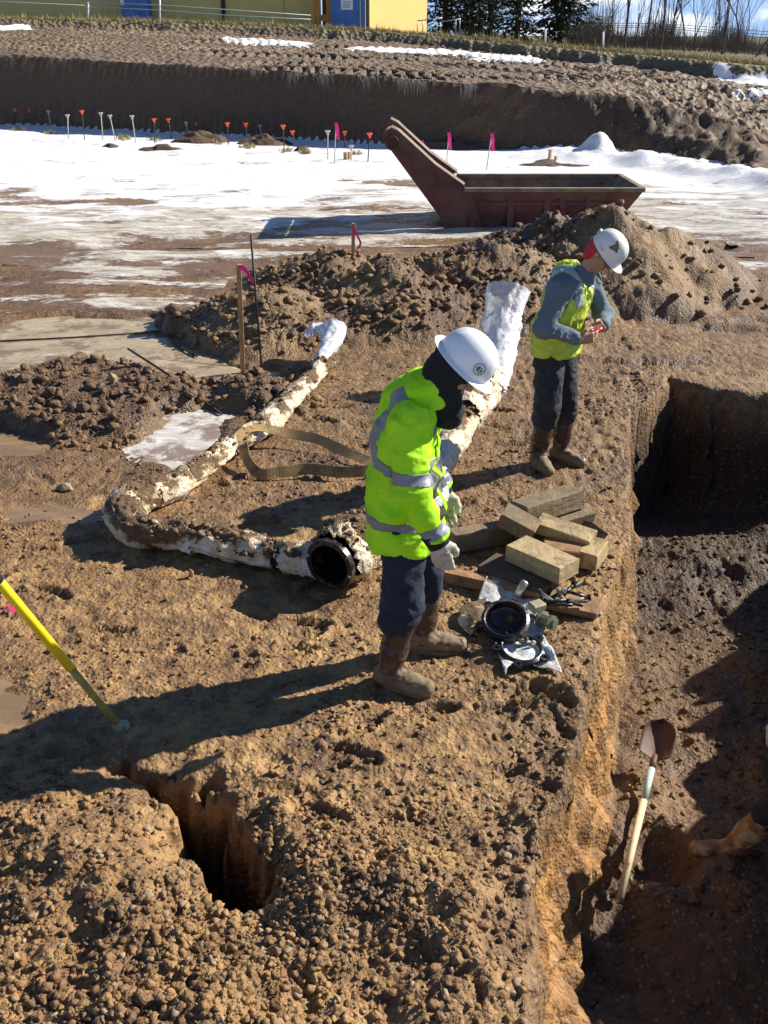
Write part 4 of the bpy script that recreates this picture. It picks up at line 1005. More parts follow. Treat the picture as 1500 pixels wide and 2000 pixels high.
def person_vest():
    f = A(.82, -.572, 0); r = A(-.572, -.82, 0)
    gR, gL = gz(1.2, 6.95, False), gz(1.42, 7.06, False)
    J = bridge_(dict(pelvis=(1.27, 6.98, .97), waist=(1.27, 6.97, 1.1), chest=(1.335, 6.91, 1.34), neck=(1.415, 6.85, 1.52), head=(1.50, 6.79, 1.655),
        shR=(1.225, 6.75, 1.425), shL=(1.47, 7.05, 1.425), elR=(1.115, 6.68, 1.16), elL=(1.60, 6.98, 1.17), wrR=(1.36, 6.58, 1.105), wrL=(1.545, 6.74, 1.15),
        hipR=(1.21, 6.91, .92), hipL=(1.33, 7.06, .92), knR=(1.22, 6.89, .5), knL=(1.385, 7.03, .5), anR=(1.195, 6.96, .10 + gR), anL=(1.385, 7.08, .10 + gL), toeR=(1.25, 6.76, .04 + gR), toeL=(1.53, 6.93, .04 + gL),
        hdR=(.85, .15, .12), hdL=(-.75, -.42, .03), pnR=(.1, .75, .1), pnL=(.2, -.8, .1), thR=(-.1, -.1, 1), thL=(0, 0, 1), curlR=.75, curlL=.75))
    fd = A(.86, -.51, 0); hf = unit(fd * math.cos(R(-48)) + A(0, 0, 1) * math.sin(R(-48))); hu = unit(fd * math.sin(R(48)) + A(0, 0, 1) * math.cos(R(48)))
    root = thing('person', 'worker in blue shirt, lime vest and dirty white hard hat holding a small red object', 'person', (1.28, 6.98, gR))
    make_body(root, J, f, r, hf, hu, True, .005)
    make_trousers(root, J, r, MT['navy2'], .98, 105, 1.06)
    for i, s_ in enumerate('RL'): make_boot(root, J, s_, 120 + i, .35, (gR, gL)[i])
    lo, hi = bounds([J['pelvis'] - A(0, 0, .05), J['neck'], J['elR'], J['elL'], J['wrR'], J['wrL'], J['shR'], J['shL']], .2); V_ = Vol(lo, hi, .0065)
    V_.chain([J['pelvis'] + A(0, 0, .02), J['waist'], J['chest'] - f * .02, J['chest'] + A(0, 0, .08)], [.138, .140, .135, .105], .05, side=r, ratio=1.32)
    V_.rc(J['shR'], J['shL'], .082, .082, .06); V_.rc(J['chest'] + A(0, 0, .1), J['neck'] - A(0, 0, .0), .10, .068, .04)
    for s_ in 'RL':
        w_, e_ = J['wr' + s_], J['el' + s_]; V_.chain([J['sh' + s_], e_, w_ + (e_ - w_) * .12], [.083, .066, .047], .03)
    V_.plane((0, 0, -1), -.93)
    v, q = V_.mesh(); v = folds(v, q, .014, 6.5, (1, 1, 1.4), 131); v = folds(v, q, .006, 13, (1, 1, 1.5), 135); v = smoothv(v, q, 2, .5)
    shm = build('shirt', v, q, MT['shirt'], root, True)
    # collar wings
    nk = J['neck']; 
    for sg in (-1, 1):
        a = nk + A(0, 0, .035) + r * sg * .066; P = [nk + A(0, 0, .05) - f * .05 + r * sg * .05, a + f * .0, nk + f * .075 + r * sg * .03 + A(0, 0, .0), nk + f * .095 + r * sg * .075 - A(0, 0, .075), nk + r * sg * .105 - A(0, 0, .03) + f * .02, nk - f * .07 + r * sg * .06 - A(0, 0, .0)]
        o = build('collar', P, [(0, 1, 4, 5), (1, 2, 3, 4)], MT['shirt'], shm, False); md = o.modifiers.new('t', 'SOLIDIFY'); md.thickness = .006; md.offset = 0
    for k in range(3):
        m = MB(); p = J['chest'] + f * (.118 + .012 * k) - A(0, 0, .09 * k - .055) - r * 0.0; m.lathe([(0, .004), (.006, .003), (.007, 0), (0, 0)], p, tuple(f), 10); m.build('button', MT['paint'], shm)
    # white marks on the forearm sleeve
    e_, w_ = J['elR'], J['wrR']; d_ = unit(w_ - e_); nrm = unit(np.cross(d_, A(0, 0, 1))); 
    if nrm[1] > 0: nrm = -nrm
    nrm = unit(nrm + A(0, -.1, .45)); tup = unit(np.cross(nrm, d_)); tup = tup if tup[2] > 0 else -tup
    o0 = e_ + (w_ - e_) * .42 + nrm * .066; s0 = .030
    for dx, st in ((0, (((-.5, .9), (.5, 1)), ((.35, 1), (-.1, -.7)))), (.055, (((-.6, 1), (-.3, .1), (.5, .4)), ((.5, 1), (.1, -1)))), (.105, (((-.4, .8), (-.4, -.6), (.5, -.5)), ((.1, .4), (.6, .5))))):
        for pl_ in st: strip('white_mark', [o0 + d_ * (dx - .02 + x * s0 * .7) + tup * y * s0 for x, y in pl_], nrm, .008, MT['paint'], shm)
    # vest
    V_ = Vol(lo, hi, .0065)
    V_.chain([J['pelvis'] - A(0, 0, .05), J['waist'], J['chest'] - f * .02, J['chest'] + A(0, 0, .08)], [.170, .165, .152, .120], .05, side=r, ratio=1.28)
    V_.rc(J['chest'] + r * .135 + A(0, 0, .085), J['chest'] - r * .135 + A(0, 0, .085), .088, .088, .05)
    V_.rc(J['chest'] + A(0, 0, .13) - f * .03, J['neck'] - A(0, 0, .02) - f * .02, .12, .085, .03)
    V_.plane((0, 0, -1), -.90)
    for sg, s_ in ((1, 'R'), (-1, 'L')):
        V_.rc(J['sh' + s_] + r * sg * .05 + A(0, 0, .08), J['sh' + s_] + r * sg * .055 - A(0, 0, .13), .085, .09, .01, side=f, ratio=1.15, op='cut')
    V_.rc(nk + f * .10 + A(0, 0, .10), J['chest'] + f * .16 - A(0, 0, .10), .105, .025, .01, op='cut')
    V_.rc(nk - A(0, 0, .02), nk + A(0, 0, .2), .09, .12, .01, op='cut')
    v, q = V_.mesh(); v = folds(v, q, .014, 7, (1, 1, 1.2), 141); v = folds(v, q, .009, 14, (1, 1, 1.2), 143); v = smoothv(v, q, 2, .5)
    vs = build('safety_vest', v, q, MT['vest'], root, True)
    for sg in (-1, 1):
        nn = unit(r * sg); patch('vest_tape', v, q, [(nn, float(nn @ (J['chest'] + r * sg * .105)), .027)], MT['vestreflect'], vs, .003, mask=(v[:, 2] > 1.28))
    # red hood liner under the hat, glasses
    hr = np.cross(hf, hu); c = J['head']; V_ = Vol(c - .17, c + .17, .005)
    V_.ell(c + hu * .028 - hf * .014, (.108, .086, .114), (hf, hr, hu), .02); V_.ell(c - hu * .05 - hf * .05, (.05, .07, .07), (hf, hr, hu), .03)
    V_.ell(c + hf * .095 - hu * .035, (.135, .14, .10), (hf, hr, hu), .01, 'cut')
    v2, q2 = V_.mesh(); v2 = folds(v2, q2, .004, 18, (1, 1, 1), 161); build('red_liner', v2, q2, MT['red'], root, True)
    m = MB()
    for sg in (-1, 1):
        m.bevbox(c + hf * .106 + hr * sg * .034 + hu * .008, (.006, .052, .034), Matrix([tuple(hf), tuple(hr), tuple(hu)]).transposed(), .002)
        m.tube([c + hf * .104 + hr * sg * .058 + hu * .016, c + hf * .0 + hr * sg * .088 + hu * .016], .003, 6)
    m.build('dark_glasses', MT['black'], root)
    hc = c + hu * .038 + hf * .006; hat = make_hat(root, hc, hf, hu, MT['hatdirty'], False, sc_=.9)
    # worn sticker on the near side of the dome
    for az, k, w1, h1, tw in ((78, .55, .034, .012, .7), (84, .47, .010, .030, .2), (80, .40, .03, .012, -.4), (70, .43, .02, .010, .3)):
        p, n_ = hat_point(hc, hf, hu, R(az), k, .004); p = hc + (p - hc) * .905; n_ = unit(n_); tt = unit(np.cross(n_, hu)); bb = np.cross(tt, n_); ct, st_ = math.cos(tw), math.sin(tw); t2 = tt * ct + bb * st_; b2 = -tt * st_ + bb * ct
        o = build('worn_sticker', [p + t2 * w1 * a + b2 * h1 * b for a, b in ((-1, -.7), (-.3, -1), (.8, -.8), (1, .3), (.3, 1), (-.8, .8))], [(0, 1, 2, 3, 4, 5)], MT['sticker'], hat); md = o.modifiers.new('t', 'SOLIDIFY'); md.thickness = .0012
    m = MB(); m.tube([hc - hf * .122 + hu * .03 + hr * .03, hc - hf * .136 + hu * .045, hc - hf * .122 + hu * .035 - hr * .03], .013, 8); m.build('hat_clip', MT['paleblue'], hat, True)
    hm = (J['wrR'] + unit(J['hdR']) * .11 + J['wrL'] + unit(J['hdL']) * .11) / 2
    dd = unit(unit(J['hdR']) + A(0, 0, .35)); m = MB(); m.tube([hm - dd * .07, hm - dd * .02, hm + dd * .03, hm + dd * .07], [.013, .017, .016, .010], 12)
    ro = m.build('red_marker', MT['redthing'], None, True, tuple(hm)); tag(ro, 'small red tube held between the two hands of the blue-shirted worker', 'marker')
    ro.data.transform(Matrix.Identity(4))
    return root
def person_trench():
    f = A(-1, .1, 0); r = A(.1, 1, 0); T0 = -TD
    tz = gz(1.75, 4.03, False)
    J = bridge_(dict(pelvis=(2.52, 3.95, -.42), waist=(2.56, 3.92, -.28), chest=(2.55, 3.9, .0), neck=(2.50, 3.9, .18), head=(2.46, 3.9, .32),
        shR=(2.52, 4.1, .1), shL=(2.56, 3.68, .1), elR=(2.42, 4.2, -.15), elL=(2.42, 3.6, -.15), wrR=(2.17, 4.3, -.36), wrL=(2.28, 3.66, -.38),
        hipR=(2.46, 4.05, -.45), hipL=(2.48, 3.85, -.45), knR=(2.24, 4.3, -.74), knL=(2.13, 4.0, -.72), anR=(2.45, 4.4, tz + .11), anL=(1.97, 4.08, tz + .11), toeR=(2.25, 4.4, tz + .04), toeL=(1.78, 4.12, tz + .04),
        hdR=(-.4, -.1, -.8), hdL=(-.5, .1, -.8), pnR=(.3, -.3, -.8), pnL=(.3, .3, -.8), thR=(0, -1, 0), thL=(0, 1, 0), curlR=.7, curlL=.7))
    hf = unit(A(-1, 0, -.7)); hu = unit(A(-.7, 0, 1))
    root = thing('person', 'worker crouching in the dark trench with one brown boot reaching the light', 'person', (2.0, 4.1, tz))
    make_body(root, J, f, r, hf, hu, True, .008)
    make_trousers(root, J, r, MT['navy'], 1.0, 205, -.3)
    for i, s_ in enumerate('RL'): make_boot(root, J, s_, 220 + i, .34, tz, MT['tanboot'])
    lo, hi = bounds([J['pelvis'], J['neck'], J['elR'], J['elL'], J['wrR'], J['wrL'], J['shR'], J['shL']], .22); V_ = Vol(lo, hi, .01)
    V_.chain([J['pelvis'] + A(0, 0, .02), J['waist'], J['chest'], J['chest'] + A(0, 0, .08)], [.16, .16, .15, .11], .05, side=r, ratio=1.3)
    V_.rc(J['shR'], J['shL'], .09, .09, .06); V_.rc(J['chest'], J['neck'], .1, .08, .05)
    for s_ in 'RL': V_.chain([J['sh' + s_], J['el' + s_], J['wr' + s_]], [.09, .075, .05], .03)
    v, q = V_.mesh(); v = folds(v, q, .01, 7, (1, 1, 1.4), 231); build('jacket', v, q, MT['navy2'], root, True)
    make_hat(root, J['head'] + hu * .04, hf, hu, MT['hardwhite'], True)
    for s_ in 'RL':
        w_ = J['wr' + s_]; V_ = Vol(w_ - .2, w_ + .12, .006); hand_into(V_, w_, J['hd' + s_], J['pn' + s_], J['th' + s_], J['curl' + s_], 1.12, .004)
        v2, q2 = V_.mesh(); build('glove', v2, q2, MT['glove'], root, True)
person_jacket(); person_vest(); person_trench()

# ------------------------------------------------------------ wrapped pipes
def wrapped_tube(path, rads, n, seed, mudamt=.5, flat=1.0, amp=.012, per=1):
    """crumpled sleeve round a pipe: returns verts, faces, mud attribute"""
    pts = smooth_path(path, 14); rr = np.interp(np.linspace(0, 1, len(pts)), np.linspace(0, 1, len(rads)), rads)
    m = MB(); m.tube(pts, list(rr), n, False, flat); V_ = np.array(m.v); k = np.repeat(np.arange(len(pts)), n); ctr = np.array([tuple(p) for p in pts])[k]
    d = V_ - ctr; L_ = np.linalg.norm(d, axis=1, keepdims=True); N_ = d / np.maximum(L_, 1e-6); sl = np.concatenate([[0], np.cumsum([(pts[i + 1] - pts[i]).length for i in range(len(pts) - 1)])])[k]
    aa = np.tile(np.arange(n) * 2 * math.pi / n, len(pts)); tw = sl * 2.2
    pc = np.stack([np.cos(aa + tw) * L_[:, 0] * 26, np.sin(aa + tw) * L_[:, 0] * 26, sl * 5], 1)
    bunch = vn3(np.stack([sl * 9, sl * 0, np.sin(aa) * .8], 1), seed + 8)
    dis = 1.2 * (.55 - np.abs(vn3(pc, seed)) * 2) + .7 * (.5 - np.abs(vn3(pc * 2.2 + 4, seed + 2)) * 2) + .9 * bunch + .35 * (.5 - 2 * np.abs(vn3(V_ * 30, seed + 3)))
    V_ = V_ + N_ * (dis * amp)[:, None]; up = N_[:, 2]
    mud = np.clip(mudamt * (.35 + .5 * np.clip(up * 1.3, -.5, 1)) + .5 * vn3(V_ * 3.5, seed + 5), 0, 1)
    V_[:, 2] = np.where(N_[:, 2] > .1, V_[:, 2] + .014 * mud * (vn3(V_ * 40, seed + 7) + .5), V_[:, 2])
    return V_, m.f, mud
def clumps(o, V_, md, seed, count=130):
    rs = np.random.default_rng(seed); N_ok = np.where((md > .42))[0]
    if len(N_ok) < 5: return
    k = rs.choice(N_ok, count); r_ = .006 + .02 * rs.random(count) ** 3; P = V_[k]; top = P[:, 2] > np.median(V_[:, 2]) ; P = P[top]; r_ = r_[top]; n = len(P)
    v = IV[None] * (1 + .25 * rs.standard_normal((n, len(IV), 1)).clip(-1, 1)) * r_[:, None, None] * np.array([1, 1, .7]) + P[:, None, :]
    f = (IF[None] + (np.arange(n) * len(IV))[:, None, None]).reshape(-1, 3); c = build('mud_clumps', v.reshape(-1, 3), f, SOIL, o, False, None, {'dark': np.full(n * len(IV), .7)}); c['kind'] = 'stuff'
def on(x, y, h): p = gp(x, y); return Vector((p.x, p.y, gz(p.x, p.y, False) + h))
def wrapth(name, label, cat, px, rads, h, seed, mud, extra=None, flat=.85, n=48, amp=.014, mat='wrap'):
    path = [on(x, y, h) for x, y in px]
    o0 = path[len(path) // 2]; V_, FC, md = wrapped_tube(path, rads, n, seed, mud, flat, amp)
    o = build(name, V_, FC, MT[mat], None, True, (o0.x, o0.y, o0.z - h), {'mud': md}); return tag(o, label, cat)
# long white-wrapped pipe that runs from the stake down to the bend on the left
lp = thing('wrapped_pipe', 'long bent pipe wrapped in muddy white plastic, curving left around the sling', 'pipe', tuple(gp(330, 960)))
def part_tube(name, px, rads, hs, seed, mud, parent, flat=.85, n=48, amp=.014, mat='wrap'):
    path = [on(x, y, hh) for (x, y), hh in zip(px, hs)]; V_, FC, md = wrapped_tube(path, rads, n, seed, mud, flat, amp)
    o = build(name, V_, FC, MT[mat], parent, True, None, {'mud': md})
    if mat == 'wrap': clumps(o, V_, md, seed)
    return o
part_tube('plastic_sleeve', [(640, 722), (610, 762), (570, 800), (528, 840), (485, 868), (440, 898), (400, 928), (350, 965), (300, 990)], [.10, .085, .095, .12, .085, .09, .09, .105, .12], [.14, .12, .10, .10, .10, .10, .10, .10, .10], 400, .62, lp)
part_tube('plastic_sleeve', [(320, 975), (268, 1000), (248, 1030), (268, 1062), (330, 1072), (385, 1078)], [.12, .14, .135, .12, .11, .12], [.10, .11, .11, .10, .10, .10], 410, .70, lp)
part_tube('plastic_sleeve', [(370, 1072), (430, 1085), (490, 1098), (545, 1110)], [.13, .115, .11, .085], [.10] * 4, 420, .62, lp)
part_tube('plastic_sleeve', [(540, 1108), (570, 1115), (600, 1118), (625, 1122)], [.07, .11, .12, .11], [.10, .10, .10, .10], 430, .45, lp)
m = MB(); a, b = on(543, 1109, .10), on(551, 1111, .10); dn = (b - a).normalized()
for k in range(5): m.tube([a + dn * k * .012 + Vector((0, 0, 0)), a + dn * (k * .012 + .006)], .088 + .003 * (k % 2), 18)
m.build('black_tie', MT['knit'], lp)
# upturned open plastic end by the pile
def sheet(name, rows, mat, parent=None, amp=.02, seed=0, sub=6, mud=0., label=None, cat=None):
    """crumpled film from a grid of control points"""
    R_ = [smooth_path(r_, sub) for r_ in rows]; C_ = [smooth_path([R_[i][k] for i in range(len(R_))], sub) for k in range(len(R_[0]))]
    nu, nv = len(C_), len(C_[0]); V_ = np.array([tuple(C_[i][j]) for i in range(nu) for j in range(nv)])
    FQ_ = np.array([(i * nv + j, (i + 1) * nv + j, (i + 1) * nv + j + 1, i * nv + j + 1) for i in range(nu - 1) for j in range(nv - 1)])
    N_ = normals(V_, FQ_); d = .5 - np.abs(vn3(V_ * 9, seed)) * 1.7 + .5 * vn3(V_ * 22, seed + 1) + .3 * vn3(V_ * 45, seed + 2); V_ = V_ + N_ * (d * amp)[:, None]
    at = {'mud': np.clip(mud + .3 * vn3(V_ * 5, seed + 4), 0, 1)}
    o = build(name, V_, FQ_, mat, parent, True, None if parent else tuple(V_.mean(0)), at)
    sd_ = o.modifiers.new('t', 'SOLIDIFY'); sd_.thickness = .0015
    if label: tag(o, label, cat)
    return o
part_tube('open_plastic_end', [(628, 738), (648, 712), (652, 700)], [.075, .10, .135], [.15, .24, .31], 440, .3, lp, 1.0, 32, .013, 'plastic')
part_tube('open_plastic_end', [(662, 706), (640, 700), (615, 698), (602, 702)], [.10, .10, .085, .05], [.30, .31, .30, .26], 442, .3, lp, .7, 32, .013, 'plastic')
# second pipe: black flanged opening beside the near worker, wrapped barrel, clear plastic end beyond him
hp = thing('flanged_pipe', 'wrapped pipe with open black flange lying behind the near worker', 'pipe', tuple(gp(700, 1080)))
e0 = Vector((-.325, 5.02, .19)); e1 = Vector((.0, 5.55, .2)); ax = (e1 - e0).normalized()
m = MB(); m.lathe([(.128, .0), (.128, .40), (.145, .40), (.142, .04), (.163, .036), (.163, .0), (.128, .0)], e0, tuple(ax), 40); bl_ = m.build('black_flange', MT['black'], hp, True)
bl_.modifiers.new('e', 'EDGE_SPLIT').split_angle = R(40)
m = MB(); m.lathe([(0, .39), (.129, .39)], e0, tuple(ax), 30); m.build('inner_dark', MT['black'], hp)
qr = ax.to_track_quat('Z', 'Y')
for k in range(8):
    a = 2 * math.pi * k / 8 + .2; m = MB(); p = e0 + qr @ Vector((.150 * math.cos(a), .150 * math.sin(a), -.010)); m.lathe([(0, 0), (.010, 0), (.010, .014), (0, .014)], p, tuple(ax), 6); m.build('bolt', MT['black'] if k % 4 else MT['bolt'], hp)
def free_tube(name, pts, rads, seed, mud, parent, flat=1.0, amp=.014, mat='wrap', n=44):
    V_, FC, md = wrapped_tube(pts, rads, n, seed, mud, flat, amp); o = build(name, V_, FC, MT[mat], parent, True, None, {'mud': md})
    if mat == 'wrap': clumps(o, V_, md, seed, 90)
    return o
free_tube('wrapped_barrel', [e0 + ax * .06, e0 + ax * .22, e0 + ax * .42, e0 + ax * .7], [.175, .20, .175, .12], 450, .62, hp, 1.0, .02)
free_tube('plastic_sleeve', [e0 + ax * .62, Vector((.18, 5.95, .17)), Vector((.35, 6.5, .15)), Vector((.5, 7.0, .15)), Vector((.72, 7.75, .17))], [.10, .10, .11, .13, .16], 455, .38, hp)
free_tube('plastic_sleeve', [Vector((.66, 7.5, .2)), Vector((.80, 7.9, .22)), Vector((.95, 8.2, .26))], [.15, .165, .15], 458, .15, hp, 1.0, .013)
free_tube('clear_plastic_end', [Vector((.90, 8.05, .24)), Vector((1.02, 8.5, .38)), Vector((1.09, 8.85, .60)), Vector((1.16, 9.1, .86))], [.15, .155, .175, .205], 460, .06, hp, .75, .016, 'plastic', 56)
m = MB(); m.tube([Vector((-.12, 5.6, .30)), Vector((-.02, 5.85, .36))], .028, 10); m.build('side_stem', MT['black'], hp, True)

# ------------------------------------------------------------ webbing sling
def ribbon(name, pts, wd, mat, parent=None, ups=None, loc=None, th=.006):
    P = smooth_path(pts, 8); V_ = []; FC = []
    U = smooth_path(ups, 8) if ups else [Vector((0, 0, 1))] * len(P)
    for i, p in enumerate(P):
        t = (P[min(i + 1, len(P) - 1)] - P[max(i - 1, 0)]).normalized(); s_ = t.cross(Vector(U[i])).normalized(); V_ += [p + s_ * wd / 2, p - s_ * wd / 2]
    for i in range(len(P) - 1): FC.append((2 * i, 2 * i + 1, 2 * i + 3, 2 * i + 2))
    o = build(name, V_, FC, mat, parent, False, loc); s_ = o.modifiers.new('t', 'SOLIDIFY'); s_.thickness = th; s_.offset = 0; return o
sl_px = [((476, 880), .10, (.3, -.6, .7)), ((462, 862), .19, (.2, -.5, .8)), ((478, 842), .24, (.1, -.3, 1)), ((510, 836), .22, (0, -.4, .9)), ((560, 846), .13, (0, -.6, .7)), ((620, 858), .10, (0, -.7, .7)), ((670, 880), .07, (0, -.7, .7)), ((725, 902), .05, (0, -.5, .8)), ((752, 912), .06, (0, -1, .1)), ((715, 920), .06, (0, -1, .25)), ((660, 922), .06, (0, -1, .35)), ((605, 916), .065, (0, -1, .35)), ((550, 922), .06, (0, -1, .3)), ((508, 926), .05, (-.1, -1, .5)), ((484, 900), .10, (-.5, -.8, .4)), ((474, 868), .17, (-.3, -.6, .7))]
P_ = [on(x, y, 0) + Vector((0, 0, h)) for (x, y), h, u in sl_px]
# keep the picture position although the strap is lifted
P_ = [wp(x, y, on(x, y, 0).y - h * 1.6) for (x, y), h, u in sl_px]; P_ = [Vector((p.x, p.y, max(p.z, gz(p.x, p.y, False) + .02))) for p in P_]
sl_ = ribbon('lifting_sling', P_, .085, MT['strap'], None, [Vector(u) for _, _, u in sl_px], tuple(gp(560, 890))); tag(sl_, 'tan webbing lifting sling looped over the wrapped pipe', 'sling')

# ------------------------------------------------------------ timber blocks
def block(label, p0, z0, p1, z1, W, T, mat, roll=0., group='timber blocks beside the trench', seed=0):
    a = gp(*p0, z0); b = gp(*p1, z1); d = b - a; x = d.normalized(); y = Vector((0, 0, 1)).cross(x).normalized(); z = x.cross(y)
    rm = Matrix((x, y, z)).transposed() @ Matrix.Rotation(roll, 3, 'X'); c = (a + b) / 2 - rm @ Vector((0, 0, T / 2))
    m = MB(); m.bevbox((0, 0, 0), (d.length, W, T), None, .007)
    me_v = np.array(m.v); 
    # worn, slightly uneven corners
    rr = np.random.default_rng(seed); me_v = me_v + rr.normal(0, .0022, me_v.shape)
    Vw = [c + rm @ Vector(v) for v in me_v]
    o = build('timber_block', Vw, m.f, mat, None, False, tuple(c - Vector((0, 0, T / 2)))); 
    sb_ = o.modifiers.new('b', 'BEVEL'); sb_.width = .003; sb_.segments = 2
    return tag(o, label, 'timber', group)
block('dark grey timber beam, rearmost of the heap and resting on the others', (1012, 985), .27, (1126, 950), .27, .17, .13, MT['lum1'], -.12, seed=1)
block('short grey-brown timber block at the right end under the rearmost beam', (1088, 1008), .14, (1150, 992), .14, .16, .13, MT['lum1'], 0, seed=2)
block('short grey timber block leaning steeply with its end raised, left of centre', (985, 992), .30, (1052, 1028), .21, .14, .11, MT['lum1'], .25, seed=3)
block('grey timber beam lying left of the heap, beside the near worker', (880, 1040), .13, (1000, 1020), .13, .11, .13, MT['lum1'], 0, seed=4)
block('pale-topped timber plank tilted across the middle of the heap', (1052, 1010), .21, (1160, 1046), .17, .15, .08, MT['lum2'], .1, seed=5)
block('reddish brown timber block in the middle of the heap', (1062, 1062), .13, (1150, 1068), .13, .17, .12, MT['lum3'], 0, seed=6)
block('large pale yellow timber block on top at the front of the heap', (1008, 1054), .22, (1113, 1100), .22, .20, .11, MT['lum2'], 0, seed=7)
block('wide dark wet timber board under the pale yellow block', (950, 1092), .10, (1078, 1138), .10, .22, .09, MT['lum4'], 0, seed=8)
block('long orange-brown timber plank in front of the heap by the worker', (868, 1112), .075, (1060, 1152), .075, .09, .075, MT['lum3'], 0, seed=9)
block('small pale timber block showing behind the right end of the heap', (1148, 1082), .13, (1172, 1050), .13, .12, .11, MT['lum2'], 0, seed=10)
block('low dark timber hidden under the middle of the heap', (1010, 1045), .08, (1120, 1060), .08, .2, .08, MT['lum4'], 0, seed=11)

# ------------------------------------------------------------ plastic sheet, gland rings, bolts beside the worker
def flatpx(x, y, h=.02): p = gp(x, y); return Vector((p.x, p.y, gz(p.x, p.y, False) + h))
rows = [[flatpx(950, 1150, .10), flatpx(985, 1160, .06), flatpx(1015, 1178, .03), flatpx(1050, 1180, .02)],
        [flatpx(932, 1185, .04), flatpx(975, 1195, .03), flatpx(1020, 1205, .02), flatpx(1062, 1210, .02)],
        [flatpx(945, 1235, .02), flatpx(985, 1245, .02), flatpx(1030, 1250, .02), flatpx(1062, 1255, .03)],
        [flatpx(965, 1275, .04), flatpx(1000, 1285, .02), flatpx(1040, 1290, .02), flatpx(1080, 1290, .05)],
        [flatpx(990, 1325, .02), flatpx(1003, 1308, .05), flatpx(1045, 1308, .03), flatpx(1098, 1318, .02)]]
sheet('plastic_sheet', rows, MT['plastic'], None, .022, 500, 7, .25, 'crumpled white plastic sheet spread under the black iron fittings', 'plastic sheet')
rows = [[flatpx(905, 1198, .03), flatpx(925, 1188, .06), flatpx(950, 1178, .05)], [flatpx(900, 1225, .02), flatpx(925, 1220, .08), flatpx(948, 1212, .04)], [flatpx(920, 1245, .01), flatpx(935, 1238, .04), flatpx(950, 1232, .02)]]
sheet('mud_covered_wrap', rows, MT['wrap'], None, .022, 505, 7, .6, 'mud-caked plastic scrap beside the boot of the near worker', 'plastic scrap')
def gland(label, px, z, ro, ri, tiltv, ears=6, deep=.03, group=None):
    c = gp(*px, z); axv = Vector(tiltv).normalized(); root = thing('gland_ring', label, 'pipe fitting', (c.x, c.y, c.z - .04), group)
    m = MB(); m.lathe([(ri, 0), (ri, deep), (ri + .008, deep + .004), (ro - .01, deep), (ro, deep - .006), (ro, .0)], c, tuple(axv), 48, True); o = m.build('ring', MT['black'], root, True); o.modifiers.new('e', 'EDGE_SPLIT').split_angle = R(35)
    q = axv.to_track_quat('Z', 'Y')
    for k in range(ears):
        a = 2 * math.pi * k / ears + .3; m = MB(); m.lathe([(.010, 0), (.026, 0), (.026, .016), (.010, .016)], c + q @ Vector(((ro + .010) * math.cos(a), (ro + .010) * math.sin(a), .006)), tuple(axv), 14, True); e_ = m.build('bolt_ear', MT['black'], root)
    return root
g1_ = gland('black iron ring tilted up on the plastic, larger and farther of the two', (987, 1218), .10, .132, .108, (-.08, -.38, .9), 6, .05)
m = MB(); c = gp(987, 1218, .085); m.lathe([(0, .0), (.108, .0), (.108, .006)], c, (-.08, -.38, .9), 36); m.build('gasket', simple('deep_maroon_rubber', (.035, .012, .016), .25, .3, 20), g1_, True)
g2_ = gland('black iron ring lying flat on the plastic, nearer of the two', (1018, 1270), .045, .125, .100, (.05, -.12, 1), 5, .02)
# bolt bundle, valve body, pipe nipple, tool
vb = thing('valve_body', 'small grey-green valve casting between the two black rings and the bolts', 'valve', tuple(flatpx(1058, 1228, 0)))
c = flatpx(1058, 1232, .05); m = MB(); m.lathe([(0, 0), (.05, 0), (.05, .016), (.034, .02), (.034, .075), (.042, .08), (.042, .1), (.02, .102), (.02, .125), (0, .125)], c + Vector((0, .03, 0)), (.45, -.8, .25), 8); m.build('casting', MT['olive'], vb)
m = MB(); m.bevbox(c + Vector((-.02, .1, .04)), (.09, .07, .05), Matrix.Rotation(.5, 3, 'Z'), .008); m.build('cap', MT['brass'], vb)
np_ = MB(); c = flatpx(1008, 1178, .05); np_.tube([c, c + Vector((.05, .03, .07)), c + Vector((.055, .033, .075))], [.026, .026, .020], 16); o = np_.build('pipe_nipple', MT['bolt'], None, True, tuple(c)); tag(o, 'short bright metal pipe nipple behind the larger black ring', 'pipe fitting')
pk = gp(1128, 1196, 0); slab = MB(); slab.bevbox((pk.x - .02, pk.y + .02, gz(pk.x, pk.y, False) + .03), (.30, .20, .04), Matrix.Rotation(-.4, 3, 'Z'), .006); o = slab.build('orange_slab', MT['lum3'], None, False, (pk.x, pk.y, gz(pk.x, pk.y, False))); tag(o, 'small orange-brown board under the loose black bolts', 'board')
rr = random.Random(5)
BW = ['leftmost', 'second from the left', 'third from the left', 'fourth from the left', 'fourth from the right', 'third from the right', 'second from the right', 'rightmost']
for k in range(8):
    px, py = 1074 + k * 7.5, 1186 + rr.random() * 30; c = flatpx(px, py, .085 + .02 * rr.random()); a = rr.random() * 3.1; L_ = .075
    d = Vector((math.cos(a), math.sin(a), rr.uniform(-.25, .35))).normalized()
    rt = thing('bolt', 'loose ' + ('black' if k % 3 else 'bright') + ' bolt on the orange-brown board, ' + BW[k] + ' of the small pile', 'bolt', tuple(c), 'loose bolts on the board')
    m = MB(); m.tube([c - d * L_, c + d * L_], .010, 8); m.build('shank', MT['black'] if k % 3 else MT['bolt'], rt, True)
    m = MB(); m.tube([c + d * L_, c + d * (L_ + .018)], .019, 6); m.build('head', MT['bolt'] if k % 2 else MT['black'], rt)
m = MB(); c = flatpx(1063, 1195, .06); d = Vector((.8, .5, .15)).normalized()
